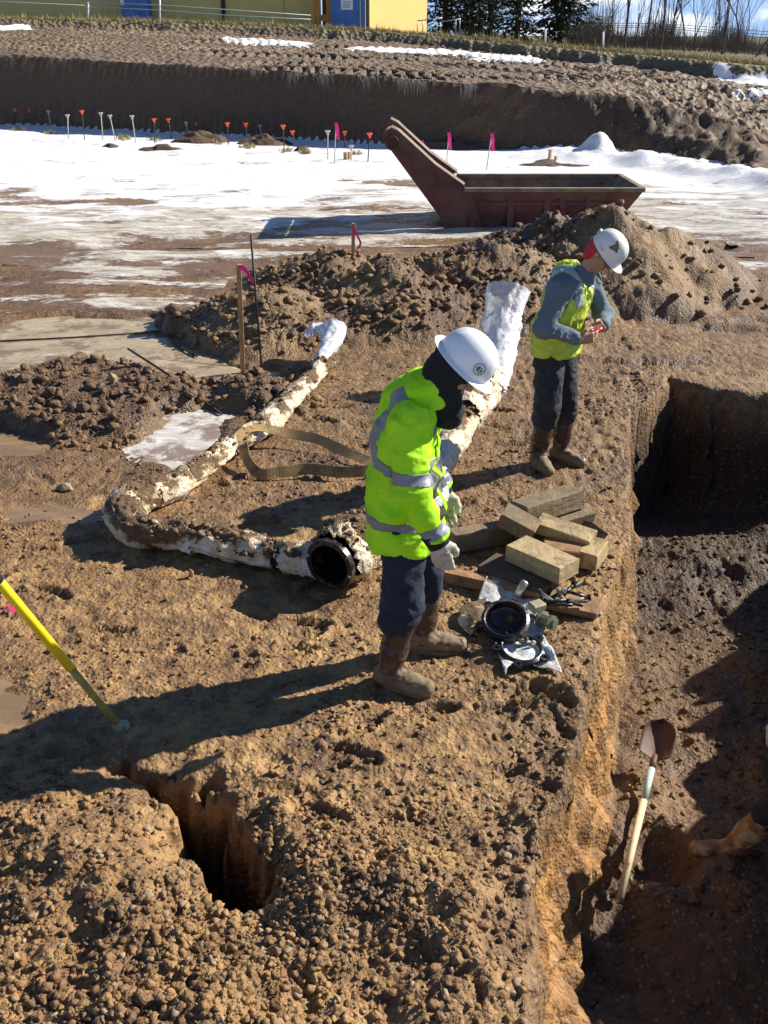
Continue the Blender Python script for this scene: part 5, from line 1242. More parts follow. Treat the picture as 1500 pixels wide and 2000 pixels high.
m.tube([c, c + d * .10, c + d * .2, c + d * .26], [.012, .014, .012, .02], 8); o = m.build('wrench', MT['darkm'], None, True, tuple(c)); tag(o, 'dark wrench lying between the plastic sheet and the loose bolts', 'wrench')
for px, py, nl in ((1025, 1268, 'left'), (1040, 1276, 'right')):
    c = flatpx(px, py, .05); m = MB(); m.lathe([(0, 0), (.014, 0), (.014, .012), (.009, .016), (0, .016)], c, (.2, -.2, 1), 6); o = m.build('nut', MT['bolt'], None, False, tuple(c)); tag(o, 'bright nut inside the nearer black ring, the ' + nl + ' one of two', 'nut', 'bright nuts inside the nearer ring')

# ------------------------------------------------------------ stakes, rods, poles
def stake(label, base, top, Y, w_, t_, mat, ribbon_=None, group=None, yaw=.3):
    b = wp(*base, Y); t = wp(*top, Y - .02); g = gz(b.x, b.y, False); b = Vector((b.x, b.y, g - .05)); d = (t - b); q = rot_to(d, (math.cos(yaw), math.sin(yaw), 0))
    root = thing('wooden_stake', label, 'stake', (b.x, b.y, g), group); m = MB(); m.bevbox((b + t) / 2, (d.length, w_, t_), q, .003); m.build('post', MT['wood'], root)
    if ribbon_:
        for pts in ribbon_: 
            P = [wp(x, y, Y - .04 - .01 * i) for i, (x, y) in enumerate(pts)]; ribbon('flagging_tape', P, .022 * (Y / 9.4) ** .5, MT['pink'], root, [Vector((.2, -1, .2))] * len(P), None, .001)
    return root
Ys = gp(474, 718).y
stake('tall pale wooden stake with pink ribbon standing by the frozen puddle', (474, 722), (466, 516), Ys, .045, .042, MT['wood'], [[(464, 522), (475, 521), (484, 535), (493, 552)], [(468, 524), (478, 528), (489, 540), (495, 556)]])
Y2 = gp(690, 560).y
stake('wooden stake with pink ribbon on top of the spoil pile', (690, 522), (690, 436), Y2, .04, .04, MT['wood'], [[(692, 448), (699, 462), (704, 476), (698, 486)], [(688, 440), (690, 447), (693, 460)]])
a = on(512, 728, -.03); b = wp(490, 458, a.y); m = MB(); m.tube([a, b], .011, 8); o = m.build('steel_rod', MT['blackrod'], None, True, tuple(a)); tag(o, 'thin black steel rod standing upright beside the pale stake', 'rod')
a, b = on(252, 698, .16), on(432, 803, .03); m = MB(); m.tube([a, (a + b) / 2 + Vector((0, 0, .03)), b], .012, 7); o = m.build('steel_rod', MT['rebar'], None, True, tuple((a + b) / 2)); tag(o, 'thin dark rod lying slanted over the low mud mound', 'rod')
pa = Vector((0, 0, PUD['A'] + .012)); s1 = [gp(-20, 660, 0), gp(140, 652, 0), gp(320, 640, 0)]; m = MB(); m.tube([Vector((p.x, p.y, pa.z)) for p in s1], .009, 6); o = m.build('stick', MT['stick'], None, True, tuple(s1[1])); tag(o, 'thin dark stick lying across the frozen puddle', 'stick')
s1 = [gp(320, 640, 0), gp(350, 672, 0), gp(385, 690, 0)]; m = MB(); m.tube([Vector((p.x, p.y, pa.z + .006)) for p in s1], .010, 6); o = m.build('stick', MT['stick'], None, True, tuple(s1[1])); tag(o, 'short dark stick angled over the puddle edge near the pile', 'stick')
# yellow rod with foot plate
foot = gp(237, 1424); foot.z = gz(foot.x, foot.y, False); tp = gp(-2, 1136, .95); d = (tp - foot); root = thing('survey_rod', 'yellow survey rod with a muddy foot standing at the left edge', 'rod', tuple(foot))
m = MB(); q1 = foot + d * .45; m.tube([foot + d * .02, foot + d * .3, q1], [.017, .017, .018], 14); m.build('dull_lower_tube', simple('muddy_olive_yellow', (.36, .31, .06), .55, .15, 10, dirt=(.25, .19, .09), dsc=14, dpos=(.5, .65)), root, True)
m = MB(); m.tube([q1, foot + d * .98, foot + d * 1.02], [.022, .022, .022], 14); m.build('yellow_tube', MT['yellow'], root, True)
m = MB(); m.tube([foot + d * 1.0, foot + d * 1.5], .024, 14); m.build('upper_sleeve', MT['darkm'], root, True)
m = MB(); m.lathe([(0, .0), (.045, 0), (.048, .012), (.03, .02), (.022, .05), (0, .05)], foot, tuple(d), 18); m.build('foot_plate', MT['greenfoot'], root, True)
# pink ribbon scrap on the ground
rib = [flatpx(10, 1192, .02), flatpx(18, 1189, .03), flatpx(28, 1194, .02), flatpx(22, 1198, .02)]
o = ribbon('ribbon_scrap', rib, .02, MT['pink'], None, None, tuple(rib[0]), .001); tag(o, 'scrap of pink ribbon lying in the mud behind the yellow rod', 'ribbon')
# shovel in the trench
b0 = gp(1211, 1752, -TD + .06); b0.z = gz(b0.x, b0.y, False) + .06; b1 = gp(1277, 1485, -TD + .22); dd = (b1 - b0).normalized()
root = thing('shovel', 'round-point shovel with long pale handle lying in the sunlit trench floor', 'shovel', tuple(b0))
m = MB(); m.tube([b0, b0 + (b1 - b0) * .68], [.021, .021], 14); m.build('handle', MT['handle'], root, True)
m = MB(); m.tube([b0 + (b1 - b0) * .68, b0 + (b1 - b0) * .93], [.0215, .021], 14); m.build('painted_grip', MT['paleblue'], root, True)
m = MB(); m.tube([b0 + (b1 - b0) * .93, b1 + dd * .04], [.021, .017], 12); m.build('socket', MT['shoveliron'], root, True)
side = dd.cross(Vector((0, 0, 1))).normalized(); nb = side.cross(dd); V_ = []; FC = []; nu, nv = 12, 11
for i in range(nu):
    t = i / (nu - 1)
    wd = .105 * (min(1, (t + .05) / .12) ** .35) * (1 if t < .5 else math.sqrt(max(0.0, 1 - ((t - .5) / .5) ** 2.2)) * .999 + .001)
    for j in range(nv):
        u_ = (j / (nv - 1) - .5) * 2; V_.append(b1 + dd * (.02 + .27 * t) + side * u_ * wd + nb * (.035 * u_ * u_ - .028 * math.exp(-(u_ * 3) ** 2) * (1 - t) + .05 * t * t - .01))
for i in range(nu - 1):
    for j in range(nv - 1): FC.append((i * nv + j, i * nv + j + 1, (i + 1) * nv + j + 1, (i + 1) * nv + j))
o = build('blade', V_, FC, MT['shoveliron'], root, True); s_ = o.modifiers.new('t', 'SOLIDIFY'); s_.thickness = .003

# individual stones one can point to
def stone(label, px, py, r_, mat, seed, name='stone', sq=(1, 1, .8), h=.3):
    c = gp(px, py); z0 = gz(c.x, c.y); V2, F2 = ico(3); rs = np.random.default_rng(seed); n_ = rs.normal(size=(12, 3)); n_ /= np.linalg.norm(n_, axis=1, keepdims=True)
    d = V2 @ n_.T; cutv = np.minimum(1, np.min(np.where(d > .5, .68 / np.maximum(d, .01), 2), axis=1)); Vw = V2 * cutv[:, None] * r_ * np.array(sq); Vw = Vw * (1 + .10 * vn3(V2 * 3, seed)[:, None] + .05 * vn3(V2 * 9, seed)[:, None])
    Vw = Vw + np.array([c.x, c.y, z0 + r_ * h]); o = build(name, Vw, F2, mat, None, False, (c.x, c.y, z0)); return tag(o, label, 'stone')
stone('angular tan stone on the low mound left of the long rod', 226, 775, .075, MT['stone'], 1, sq=(.7, .7, 1.2))
stone('rounded yellowish stone alone on the flat mud at far left', 126, 946, .062, MT['stone'], 2)
stone('pale stone at the top of the low mound', 245, 712, .07, MT['stone'], 3)
stone('brown stone at the tip of the spoil pile by the stick', 342, 640, .10, MT['darkstone'], 4)
stone('tan stone lying on the low mound in front', 165, 828, .07, MT['darkstone'], 5)
stone('orange-brown chip standing on the mud below the pipe bend', 374, 1128, .028, MT['lum3'], 6, sq=(.6, .6, 1.4), h=.6)
block('dark mud-covered board stub tipped against the right end of the heap', (1150, 1016), .17, (1182, 1040), .09, .15, .05, MT['lum4'], -.5, seed=12)

# ------------------------------------------------------------ steel box with raised arm, beyond the pile
yn, yf_ = 17.2, 18.95
def q3(x, y, Y): return wp(x, y, Y)
bx = thing('steel_stone_box', 'dark rusty steel box with a tall raised arm and cross tube, behind the spoil pile', 'stone box', (gp(1000, 430).x, 18.0, 0))
zr = wp(1080, 372, yn).z; xl = wp(906, 364, yn).x; xr_ = wp(1257, 376, yn).x
LB = xl - .12; RB = wp(1212, 402, yn).x; ZB = -.02
def slab(name, poly, y0, y1, mat, parent, proud=0):      # polygon in x,z extruded along y
    n = len(poly); V_ = [(x, y0, z) for x, z in poly] + [(x, y1, z) for x, z in poly]; FC = [tuple(range(n)), tuple(range(n, 2 * n))[::-1]] + [(i, n + i, n + (i + 1) % n, (i + 1) % n) for i in range(n)]
    return build(name, V_, FC, mat, parent)
def arm_poly(Y):
    pts = [(745, 268), (750, 258), (764, 249), (778, 256), (850, 322), (906, 362)]
    P = [wp(x, y, yn) for x, y in pts]; return [(p.x, p.z) for p in P] + [(xl + .15, zr - .03), (xl + .35, ZB), (wp(866, 433, yn).x + .02, ZB - .02), (wp(866, 433, yn).x, wp(866, 433, yn).z)]
for k, Y in enumerate((yn, yf_)):
    sd_ = slab('side_arm', arm_poly(Y), Y - .03, Y + .03, MT['steel'], bx)
    ap = arm_poly(Y); tp_ = [ap[i] for i in (2, 3, 4, 5)]
    m = MB(); m.tube([(x, Y, z + .012) for x, z in tp_], .035, 4); m.build('edge_flange', MT['bandmetal'], sd_)
m = MB(); ct = wp(766, 279, yn - .06); m.lathe([(.085, -.07), (.12, -.07), (.12, yf_ - yn + .12), (.085, yf_ - yn + .12)], (ct.x, yn, ct.z), (0, 1, 0), 32, True); cto = m.build('cross_tube', MT['steel'], bx, True)
m = MB(); m.lathe([(0, .4), (.086, .4)], (ct.x, yn, ct.z), (0, 1, 0), 20); m.build('tube_inside', MT['darkm'], cto)
m = MB(); m.lathe([(.122, .25), (.126, .25), (.126, yf_ - yn - .1), (.122, yf_ - yn - .1)], (ct.x, yn, ct.z), (0, 1, 0), 32, True); m.build('bare_tube', simple('tan_bare_steel', (.42, .27, .15), .7, .2, 8), cto, True)
# hopper walls
def quad_slab(name, P, th, mat, parent):
    o = build(name, [tuple(p) for p in P], [(0, 1, 2, 3)], mat, parent); s_ = o.modifiers.new('t', 'SOLIDIFY'); s_.thickness = th; return o
fw_ = quad_slab('front_wall', [(LB, yn + .10, ZB), (RB - .1, yn + .10, ZB), (xr_, yn - .02, zr), (xl, yn - .02, zr)], .05, MT['steel'], bx)
quad_slab('rear_wall', [(LB, yf_ - .12, ZB), (RB - .1, yf_ - .12, ZB), (xr_, yf_ + .05, zr), (xl, yf_ + .05, zr)], .05, MT['steelin'], bx)
quad_slab('end_wall', [(RB - .35, yn + .12, ZB), (RB - .35, yf_ - .12, ZB), (xr_ - .02, yf_, zr), (xr_ - .02, yn, zr)], .05, MT['steelin'], bx)
quad_slab('slope_plate', [(LB, yn + .12, ZB + .03), (LB, yf_ - .12, ZB + .03), (wp(785, 285, yn).x, yf_ - .06, wp(785, 285, yn).z), (wp(785, 285, yn).x, yn + .06, wp(785, 285, yn).z)], .04, MT['steel'], bx)
m = MB(); m.box(((LB + RB) / 2, (yn + yf_) / 2, .03), (RB - LB, yf_ - yn - .2, .05)); m.build('bottom', MT['steelin'], bx)
m = MB(); m.box(((xl + xr_) / 2, yn - .05, zr + .02), (xr_ - xl, .12, .06)); m.build('front_rim', MT['steelin'], bx)
m = MB(); m.box(((xl + RB) / 2 + .1, yn + .02, zr - .22), (RB - xl - .1, .07, .05), Matrix.Rotation(-.13, 3, 'X')); m.build('mid_rib', MT['steel'], fw_)
m = MB(); m.box(((xl + xr_) / 2 - .1, yf_ + .05, zr + .02), (xr_ - xl + .2, .1, .06)); m.build('rear_rim', MT['steelin'], bx)
m = MB(); m.box((xr_ - .03, (yn + yf_) / 2, zr + .022), (.09, yf_ - yn, .06)); m.build('end_rim', MT['steelin'], bx)
for px in (925, 998, 1070, 1100, 1150):
    x = wp(px, 385, yn).x; m = MB(); m.box((x, yn + .01, (zr + ZB) / 2 - .02), (.10, .09, zr - ZB - .06), Matrix.Rotation(-.13, 3, 'X')); m.build('stiffener', MT['steel'], fw_)
for px, py in ((941, 393), (1092, 394)):
    p = wp(px, py, yn); m = MB(); m.tube([(p.x, yn - .01, p.z), (p.x, yn + .03, p.z)], .045, 12); m.build('drain_hole', MT['darkm'], fw_)
m = MB(); m.tube([(wp(868, 350, yn).x, yn + .2, zr + .08), (xl - .03, yf_ - .1, zr + .06)], .03, 6); m.build('brace', MT['bandmetal'], bx)

# ------------------------------------------------------------ marker rods along the foot of the bank
RW = [(30, 213, 28, 246, 'o'), (57, 214, 60, 243, 'o'), (95, 217, 99, 251, 'g'), (132, 225, 133, 270, 'g'), (160, 217, 165, 272, 'o'), (197, 221, 201, 273, 'g'), (215, 226, 226, 276, 'g'), (258, 227, 265, 278, 'g'), (301, 233, 302, 279, 'o'), (329, 233, 335, 270, 'o'), (364, 239, 368, 266, 'g'), (384, 240, 388, 254, 'o'), (444, 241, 446, 284, 'o'), (480, 242, 482, 280, 'o'), (508, 245, 513, 268, 'g'), (553, 246, 555, 296, 'o'), (571, 257, 584, 290, 'o'), (640, 257, 640, 312, 'g'), (673, 258, 672, 288, 'o'), (686, 286, 686, 315, 'g'), (722, 262, 718, 318, 'o')]
def words(i):
    return ['leftmost', 'second from the left', 'third from the left', 'fourth from the left', 'fifth from the left', 'sixth from the left', 'seventh from the left', 'eighth from the left', 'ninth from the left', 'tenth from the left', 'eleventh from the left', 'twelfth from the left', 'thirteenth from the left', 'ninth from the right', 'eighth from the right', 'seventh from the right', 'sixth from the right', 'fifth from the right', 'fourth from the right', 'third from the right', 'rightmost but one of the row'][i]
for i, (tx, ty, bx_, by_, c_) in enumerate(RW):
    g0 = gp(bx_, by_ + 3); 
    Ybk = np.interp(g0.x / g0.y, cu, cYb); Yr = min(g0.y, Ybk - .15); b = wp(bx_, by_, Yr); g = gz(b.x, b.y, False); b.z = g - .05; t = wp(tx, ty + 3, Yr)
    root = thing('marker_rod', ('orange' if c_ == 'o' else 'grey') + '-capped thin rod below the far bank, ' + words(i), 'marker rod', (b.x, b.y, g), 'capped rods along the foot of the bank')
    m = MB(); m.tube([b, t], .016, 6); m.build('rod', MT['rebar'] if c_ == 'o' else MT['greycap'], root, True)
    m = MB(); m.lathe([(.0, -.05), (.03, -.05), (.03, .0), (.07, .04), (.07, .065), (0, .065)], t, (0, 0, 1), 12); m.build('cap', MT['orangecap' if c_ == 'o' else 'greycap'], root)
for i, (tx, ty, bx_, by_, lab) in enumerate([(656, 243, 653, 325, 'tall thin rod with bright pink flag, left of the steel box'), (795, 243, 797, 285, 'pink flag rod just behind the raised arm of the steel box'), (824, 277, 823, 300, 'low pink flag rod behind the steel box arm, near its slope'), (876, 262, 872, 320, 'pink flag rod rising behind the slope of the steel box'), (960, 264, 949, 336, 'leaning pink flag rod, rightmost of the pink flags')]):
    g0 = gp(bx_, by_); b = Vector((g0.x, g0.y, gz(g0.x, g0.y, False) - .05)); t = wp(tx, ty, g0.y); root = thing('flag_rod', lab, 'flag', (b.x, b.y, b.z), 'pink flag rods on the snow')
    m = MB(); m.tube([b, t], .014, 6); m.build('rod', MT['greycap'], root, True)
    P = [t + Vector((0, -.02, .04)), t + Vector((.03, -.03, -.08)), t + Vector((.04, -.02, -.22)), t + Vector((.06, -.03, -.36))]; ribbon('flag', P, .085, MT['pink'], root, [Vector((.3, -1, .1))] * 4, None, .004)
for i, (tx, ty, bx_, by_, lab) in enumerate([(674, 297, 674, 315, 'short wooden peg in the snow left of the steel box'), (682, 297, 682, 315, 'stubby dark wooden peg right beside the other short peg'), (1075, 292, 1073, 316, 'short wooden peg standing before the snow heap'), (1086, 305, 1085, 318, 'lowest wooden peg, right beside the peg by the snow heap')]):
    g0 = gp(bx_, by_); b = Vector((g0.x, g0.y, gz(g0.x, g0.y, False) - .05)); t = wp(tx, ty, g0.y); m = MB(); m.tube([b, t], .045, 4); o = m.build('wooden_peg', MT['wood'], None, False, tuple(b)); tag(o, lab, 'peg')
# dirt heaps on the snow below the bank
def heap_(label, px, py, rx, ry, h, seed, mat=None):
    c = gp(px, py); V_ = []; n, k = 28, 9
    for j in range(k):
        for i in range(n):
            a = 2 * math.pi * i / n; r_ = j / (k - 1); V_.append((c.x + rx * r_ * math.cos(a), c.y + ry * r_ * math.sin(a), h * (1 - r_ ** 1.6)))
    V_ = np.array(V_); V_[:, 2] += (.25 + h * .45) * vn3(V_ * np.array([4, 4, 1]) , seed) * .3 * (1 - np.linspace(0, 1, k).repeat(n) ** 2) + .1 * h * vn3(V_ * 11, seed + 1); gzz, mk = ground(V_[:, 0], V_[:, 1], False); V_[:, 2] += gzz - .02; V_[:, :2] += .12 * vn3(V_ * 2.5, seed + 4)[:, None]
    FQ_ = [(j * n + i, (j + 1) * n + i, (j + 1) * n + (i + 1) % n, j * n + (i + 1) % n) for j in range(k - 1) for i in range(n)]
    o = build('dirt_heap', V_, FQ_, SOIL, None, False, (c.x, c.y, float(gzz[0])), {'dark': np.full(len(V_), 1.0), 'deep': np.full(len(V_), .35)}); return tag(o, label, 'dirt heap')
heap_('dark dirt heap in the middle of the row of marker rods', 392, 280, 1.1, .9, .34, 601)
heap_('dark dirt heap below the right part of the marker rods', 520, 284, 1.0, .8, .28, 602)
heap_('low brown dirt heap lying on the snow, left of the middle heap', 312, 296, .9, .6, .16, 603)
heap_('low clod of dirt on the snow near the left rods', 217, 289, .45, .4, .12, 604)
heap_('long low dirt heap behind the slope of the steel box', 900, 293, 2.3, .8, .3, 605)
heap_('flat dark dirt heap on the snow before the pegs', 1085, 325, 1.3, .5, .12, 606)
heap_('small dirt heap at the right end of the row of rods', 590, 298, .35, .3, .16, 607)

# ------------------------------------------------------------ straw tufts and ridge grass
def blades(name, pts, hgt, mat, nb=6, wd=.012, label=None):
    V_ = []; FC = []; rs = random.Random(9)
    for x, y, z, s_ in pts:
        for k in range(nb):
            a = rs.random() * 6.28; l = hgt * s_ * rs.uniform(.5, 1.2); bx2, by2 = x + rs.gauss(0, .05) * s_, y + rs.gauss(0, .05) * s_; lean = rs.uniform(.1, .9); b = len(V_)
            V_ += [(bx2 - wd * math.sin(a), by2 + wd * math.cos(a), z - .03), (bx2 + wd * math.sin(a), by2 - wd * math.cos(a), z - .03), (bx2 + lean * l * math.cos(a), by2 + lean * l * math.sin(a), z + l * (1 - lean * .5))]; FC.append((b, b + 1, b + 2))
    return tag(build(name, V_, FC, mat), kind='stuff')
pts = []; rs = random.Random(3)
for _ in range(5200):
    u_ = rs.uniform(-.52, .62); Y = np.interp(u_, cu, YCD) + 1.0 + abs(rs.gauss(0, 1.1)); x = u_ * Y; z = gz(x, Y, False) if False else None; pts.append((x, Y, 0, rs.uniform(.5, 1.3) * (1 + 1.2 * (rs.random() < .06))))
PX = np.array([p[0] for p in pts]); PY = np.array([p[1] for p in pts]); zz, _ = ground(PX, PY, True); pts = [(p[0], p[1], float(z), p[3]) for p, z in zip(pts, zz)]
blades('ridge_grass', pts, .24, MT['grass'], 6, .018)
pts = []
for px, py, n_ in ((37, 257, 12), (240, 274, 22), (97, 262, 6), (488, 292, 16), (300, 276, 8), (590, 303, 14), (420, 285, 8), (560, 300, 7), (700, 306, 5)):
    for _ in range(n_): c = gp(px + rs.gauss(0, 7), py + rs.gauss(0, 1.5)); pts.append((c.x, c.y, gz(c.x, c.y, False) + .05, rs.uniform(.5, 1)))
blades('straw_tufts', pts, .2, MT['grass'], 7, .02)
pts = []      # frayed roots hanging from the lip of the bank
V_ = []; FC = []
for px, py, n_ in ((575, 146, 26), (632, 156, 20), (790, 158, 28), (815, 165, 24), (915, 178, 30), (722, 152, 14), (20, 108, 6), (115, 115, 8), (498, 137, 8)):
    u_ = gp(px, 250); Yt_ = float(np.interp(u_.x / u_.y, cu, cYt)) 
    for _ in range(n_):
        p = wp(px + rs.gauss(0, 9), py, Yt_ - .3 - rs.random() * .3); 
        zt2 = float(np.interp(p.x / p.y, cu, czt)); z = zt2 - .02; l = rs.uniform(.08, .5); dx = rs.gauss(0, .08); b = len(V_)
        V_ += [(p.x - .012, p.y, z), (p.x + .012, p.y, z), (p.x + dx, p.y - .15, z - l)]; FC.append((b, b + 1, b + 2))
tag(build('hanging_roots', V_, FC, MT['root']), kind='stuff')

# ------------------------------------------------------------ building, toilets, fences beyond the ridge
def zat(x, Y): return gz(x, Y, False)
YB_ = 60.0
def vbox(name, x0, x1, y0, y1, z0, z1, mat, parent=None, loc=None):
    m = MB(); m.box(((x0 + x1) / 2, (y0 + y1) / 2, (z0 + z1) / 2), (x1 - x0, y1 - y0, z1 - z0)); return m.build(name, mat, parent, False, loc)
xa = wp(-200, 20, YB_).x; xb = wp(607, 40, YB_).x; z0 = 2.6
hb = thing('long_building', 'long low olive tan building beyond the ridge at upper left', 'building', (xb - 8, YB_ + 4, 3.2))
vbox('wall', xa - 6, xb, YB_, YB_ + 8, z0, 8.5, MT['bwall'], hb)
vbox('corner_trim', xb - .06, xb + .25, YB_ - .06, YB_ + .4, z0, 8.5, MT['gold'], hb)
x = wp(437, 20, YB_).x; m = MB(); m.tube([(x, YB_ - .12, z0), (x, YB_ - .12, 8.4)], .11, 10); m.build('downpipe', MT['darkm'], hb, True)
vbox('roof', xa - 6.3, xb + .3, YB_ - .4, YB_ + 8.4, 8.5, 8.8, MT['darkm'], hb)
for k, (xx) in enumerate((wp(555, 20, YB_).x,)): vbox('panel_joint', xx - .03, xx + .03, YB_ - .03, YB_, z0, 8.5, MT['orange'], hb)
x0_, x1_ = wp(237, 20, YB_ - 1.2).x, wp(290, 20, YB_ - 1.2).x
bt = thing('blue_cabinet', 'blue cabinet with small white sheet against the olive wall', 'cabinet', ((x0_ + x1_) / 2, YB_ - .9, 3.2)); cb = vbox('cabinet_body', x0_, x1_, YB_ - 1.2, YB_ - .4, 2.8, 5.0, MT['blue'], bt)
vbox('white_sheet', wp(245, 3, YB_).x, wp(252, 3, YB_).x, YB_ - 1.215, YB_ - 1.2, wp(248, 10, YB_ - 1.2).z, wp(248, -4, YB_ - 1.2).z, MT['white'], bt)
x0_, x1_ = wp(646, 20, YB_ - 2).x, wp(713, 20, YB_ - 2).x
bt = thing('portable_toilet', 'tall blue cabin with white notice beside the golden wall', 'portable toilet', ((x0_ + x1_) / 2, YB_ - 1.2, 3.2)); cbx = vbox('cabin', x0_, x1_, YB_ - 2, YB_ + .2, 2.6, 5.6, MT['blue'], bt)
vbox('roof', x0_ - .05, x1_ + .05, YB_ - 2.05, YB_ + .25, 5.6, 5.8, MT['white'], bt)
sg_ = vbox('notice', wp(666, 3, YB_ - 2).x, wp(689, 3, YB_ - 2).x, YB_ - 2.02, YB_ - 2, wp(680, 19, YB_ - 2).z, wp(680, -1, YB_ - 2).z, MT['white'], bt)
for k in range(4): vbox('text_line', wp(669, 3, YB_ - 2).x, wp(686 - 2 * (k % 2), 3, YB_ - 2).x, YB_ - 2.025, YB_ - 2.02, wp(680, 4.6 + k * 3.6, YB_ - 2).z, wp(680, 3.4 + k * 3.6, YB_ - 2).z, MT['blue'], sg_)
vbox('door_frame', x0_ + .12, x1_ - .5, YB_ - 2.03, YB_ - 2, 3.1, 3.16, MT['darkm'], bt)
vbox('corner_post', x1_ - .28, x1_ - .22, YB_ - 2.04, YB_ - 2, 2.7, 5.6, MT['paleblue'], bt)
x0_, x1_ = wp(617, 20, YB_ - 1).x, wp(648, 20, YB_ - 1).x
bt = thing('orange_frame', 'orange-yellow post frame between the olive wall and the blue cabin', 'frame', ((x0_ + x1_) / 2, YB_ - 1, 3.2))
for xx in (x0_ + .12, x1_ - .15): vbox('post', xx - .14, xx + .14, YB_ - 1.1, YB_ - .8, 2.6, 5.8, MT['orange'], bt)
vbox('cross_bar', x0_ + .26, x1_ - .29, YB_ - 1.05, YB_ - .85, 3.7, 4.0, MT['orange'], bt)
# golden wall turned towards the sun
p0 = wp(722, 60, YB_ + .3); p1 = wp(833, 62, YB_ + 5.2); root = thing('golden_building', 'sunlit golden yellow building corner beside the conifers', 'building', ((p0.x + p1.x) / 2, YB_ + 5, 3.2))
V_ = [(p0.x, p0.y, 2.4), (p1.x, p1.y, 2.4), (p1.x - 3, p1.y + 6, 2.4), (p0.x - 3, p0.y + 7, 2.4)]; V_ += [(x, y, 9) for x, y, z in V_]
build('wall', V_, [(0, 1, 5, 4), (1, 2, 6, 5), (2, 3, 7, 6), (3, 0, 4, 7), (4, 5, 6, 7)], MT['gold'], root)
d_ = Vector((p1.x - p0.x, p1.y - p0.y, 0)).normalized(); nrm_ = Vector((d_.y, -d_.x, 0))
for zz_ in (5.2,): 
    a = Vector((p0.x, p0.y, zz_)) + nrm_ * .02; b = Vector((p1.x, p1.y, zz_)) + nrm_ * .02; m = MB(); m.tube([a, b], .03, 4); m.build('seam', MT['bwall'], root)
# hand rail
root = thing('hand_rail', 'grey metal hand rail on the grass right of the golden wall', 'railing', tuple(wp(855, 62, 54)))
def rail(name, pts, Y, r_=.03): m = MB(); m.tube([wp(x, y, Y) for x, y in pts], r_, 6); m.build(name, MT['galv'], root, True)
rail('rail_bar', [(814, 41), (864, 35)], 54); rail('rail_bar', [(858, 43), (900, 37)], 53)
for px, t_, b_ in ((815, 41, 62), (826, 40, 62), (853, 44, 66), (860, 43, 66), (890, 39, 66), (898, 38, 62)): rail('rail_post', [(px, t_), (px, b_)], 53.5, .025)
# wire fence on the left ridge
root = thing('wire_fence', 'white-posted wire fence running along the left ridge', 'fence', tuple(wp(200, 40, 54)))
for px, t_, b_ in ((172, 4, 30), (312, -4, 42), (-60, 0, 22), (460, 10, 52)):
    if px == 460: continue
    m = MB(); m.tube([wp(px, t_, 53), wp(px, b_ + 8, 53)], .045, 6); m.build('post', MT['white'], root, True)
for pts in ([(-80, 0), (0, 3), (172, 11)], [(172, 13), (312, 20), (460, 31), (607, 38)], [(172, 4), (312, 10), (607, 30)]):
    m = MB(); m.tube([wp(x, y, 53) for x, y in pts], .022, 5); m.build('wire', MT['vestreflect'], root, True)
for px, t_, b_, lab in ((1065, 57, 88, 'pale post standing before the rightmost conifer'), (1178, 62, 98, 'pale post in the shrubs right of the conifers')):
    p = wp(px, b_ + 6, 52); m = MB(); m.tube([p, wp(px, t_, 52)], .05, 6); o = m.build('pale_post', MT['white'], None, True, tuple(p)); tag(o, lab, 'post')

# ------------------------------------------------------------ trees
def conifer(label, px, Y, hgt, wid, seed, basey=96, dens=1.0, low=.06):
    b = wp(px, basey, Y); z0 = 2.0; rs = random.Random(seed); root = thing('conifer_tree', label, 'tree', (b.x, Y, z0), 'conifers beyond the ridge')
    m = MB(); m.tube([(b.x, Y, z0), (b.x + .1, Y, z0 + hgt * .6), (b.x, Y, z0 + hgt)], [.22, .14, .03], 8); m.build('trunk', MT['bark'], root, True)
    V_ = []; FC = []; nb = int(150 * dens)
    for i in range(nb):
        t = low + (1 - low) * (i / nb) ** .9; zb = z0 + hgt * t; a = i * 2.4 + rs.random(); L_ = wid * (1 - t) ** .75 * rs.uniform(.55, 1.12) + .2; droop = rs.uniform(.05, .35)
        ns = int(10 + L_ * 12)
        for k in range(ns):
            s_ = (k + rs.random()) / ns; r_ = L_ * (.1 + .9 * s_); zz_ = zb - droop * r_ * .6 + .25 * r_ * s_ * .5 + rs.gauss(0, .08)
            aa = a + rs.gauss(0, .16); c = Vector((b.x + r_ * math.cos(aa), Y + r_ * math.sin(aa), zz_)); sz = rs.uniform(.16, .42) * (1.1 - .4 * s_)
            d1 = Vector((math.cos(aa + rs.gauss(0, .7)), math.sin(aa + rs.gauss(0, .7)), rs.gauss(-.25, .3))).normalized() * sz; d2 = Vector((rs.gauss(0, 1), rs.gauss(0, 1), rs.gauss(0, .5))).normalized() * sz * .28
            q_ = len(V_); V_ += [c - d2, c + d1, c + d2, c + d2 * .2 - d1 * .5]; FC.append((q_, q_ + 1, q_ + 2, q_ + 3))
    build('crown', V_, FC, MT['needle'], root)
conifer('dark conifer directly beside the golden wall', 868, 76, 13, 2.9, 1, 90, 1.5, .0)
conifer('dark dense conifer, second right from the golden wall', 918, 74, 14, 2.8, 2, 92, 1.6, .02)
conifer('dark dense conifer, third right from the golden wall', 955, 75, 13.5, 2.4, 3, 92, 1.4, .02)
conifer('conifer with gaps of sky around it, in the middle of the sky gap', 1008, 72, 11.5, 2.3, 4, 92, 1.2, .05)
conifer('broad dark conifer, rightmost of the conifers', 1092, 70, 7.9, 2.8, 5, 94, 1.5, .08)
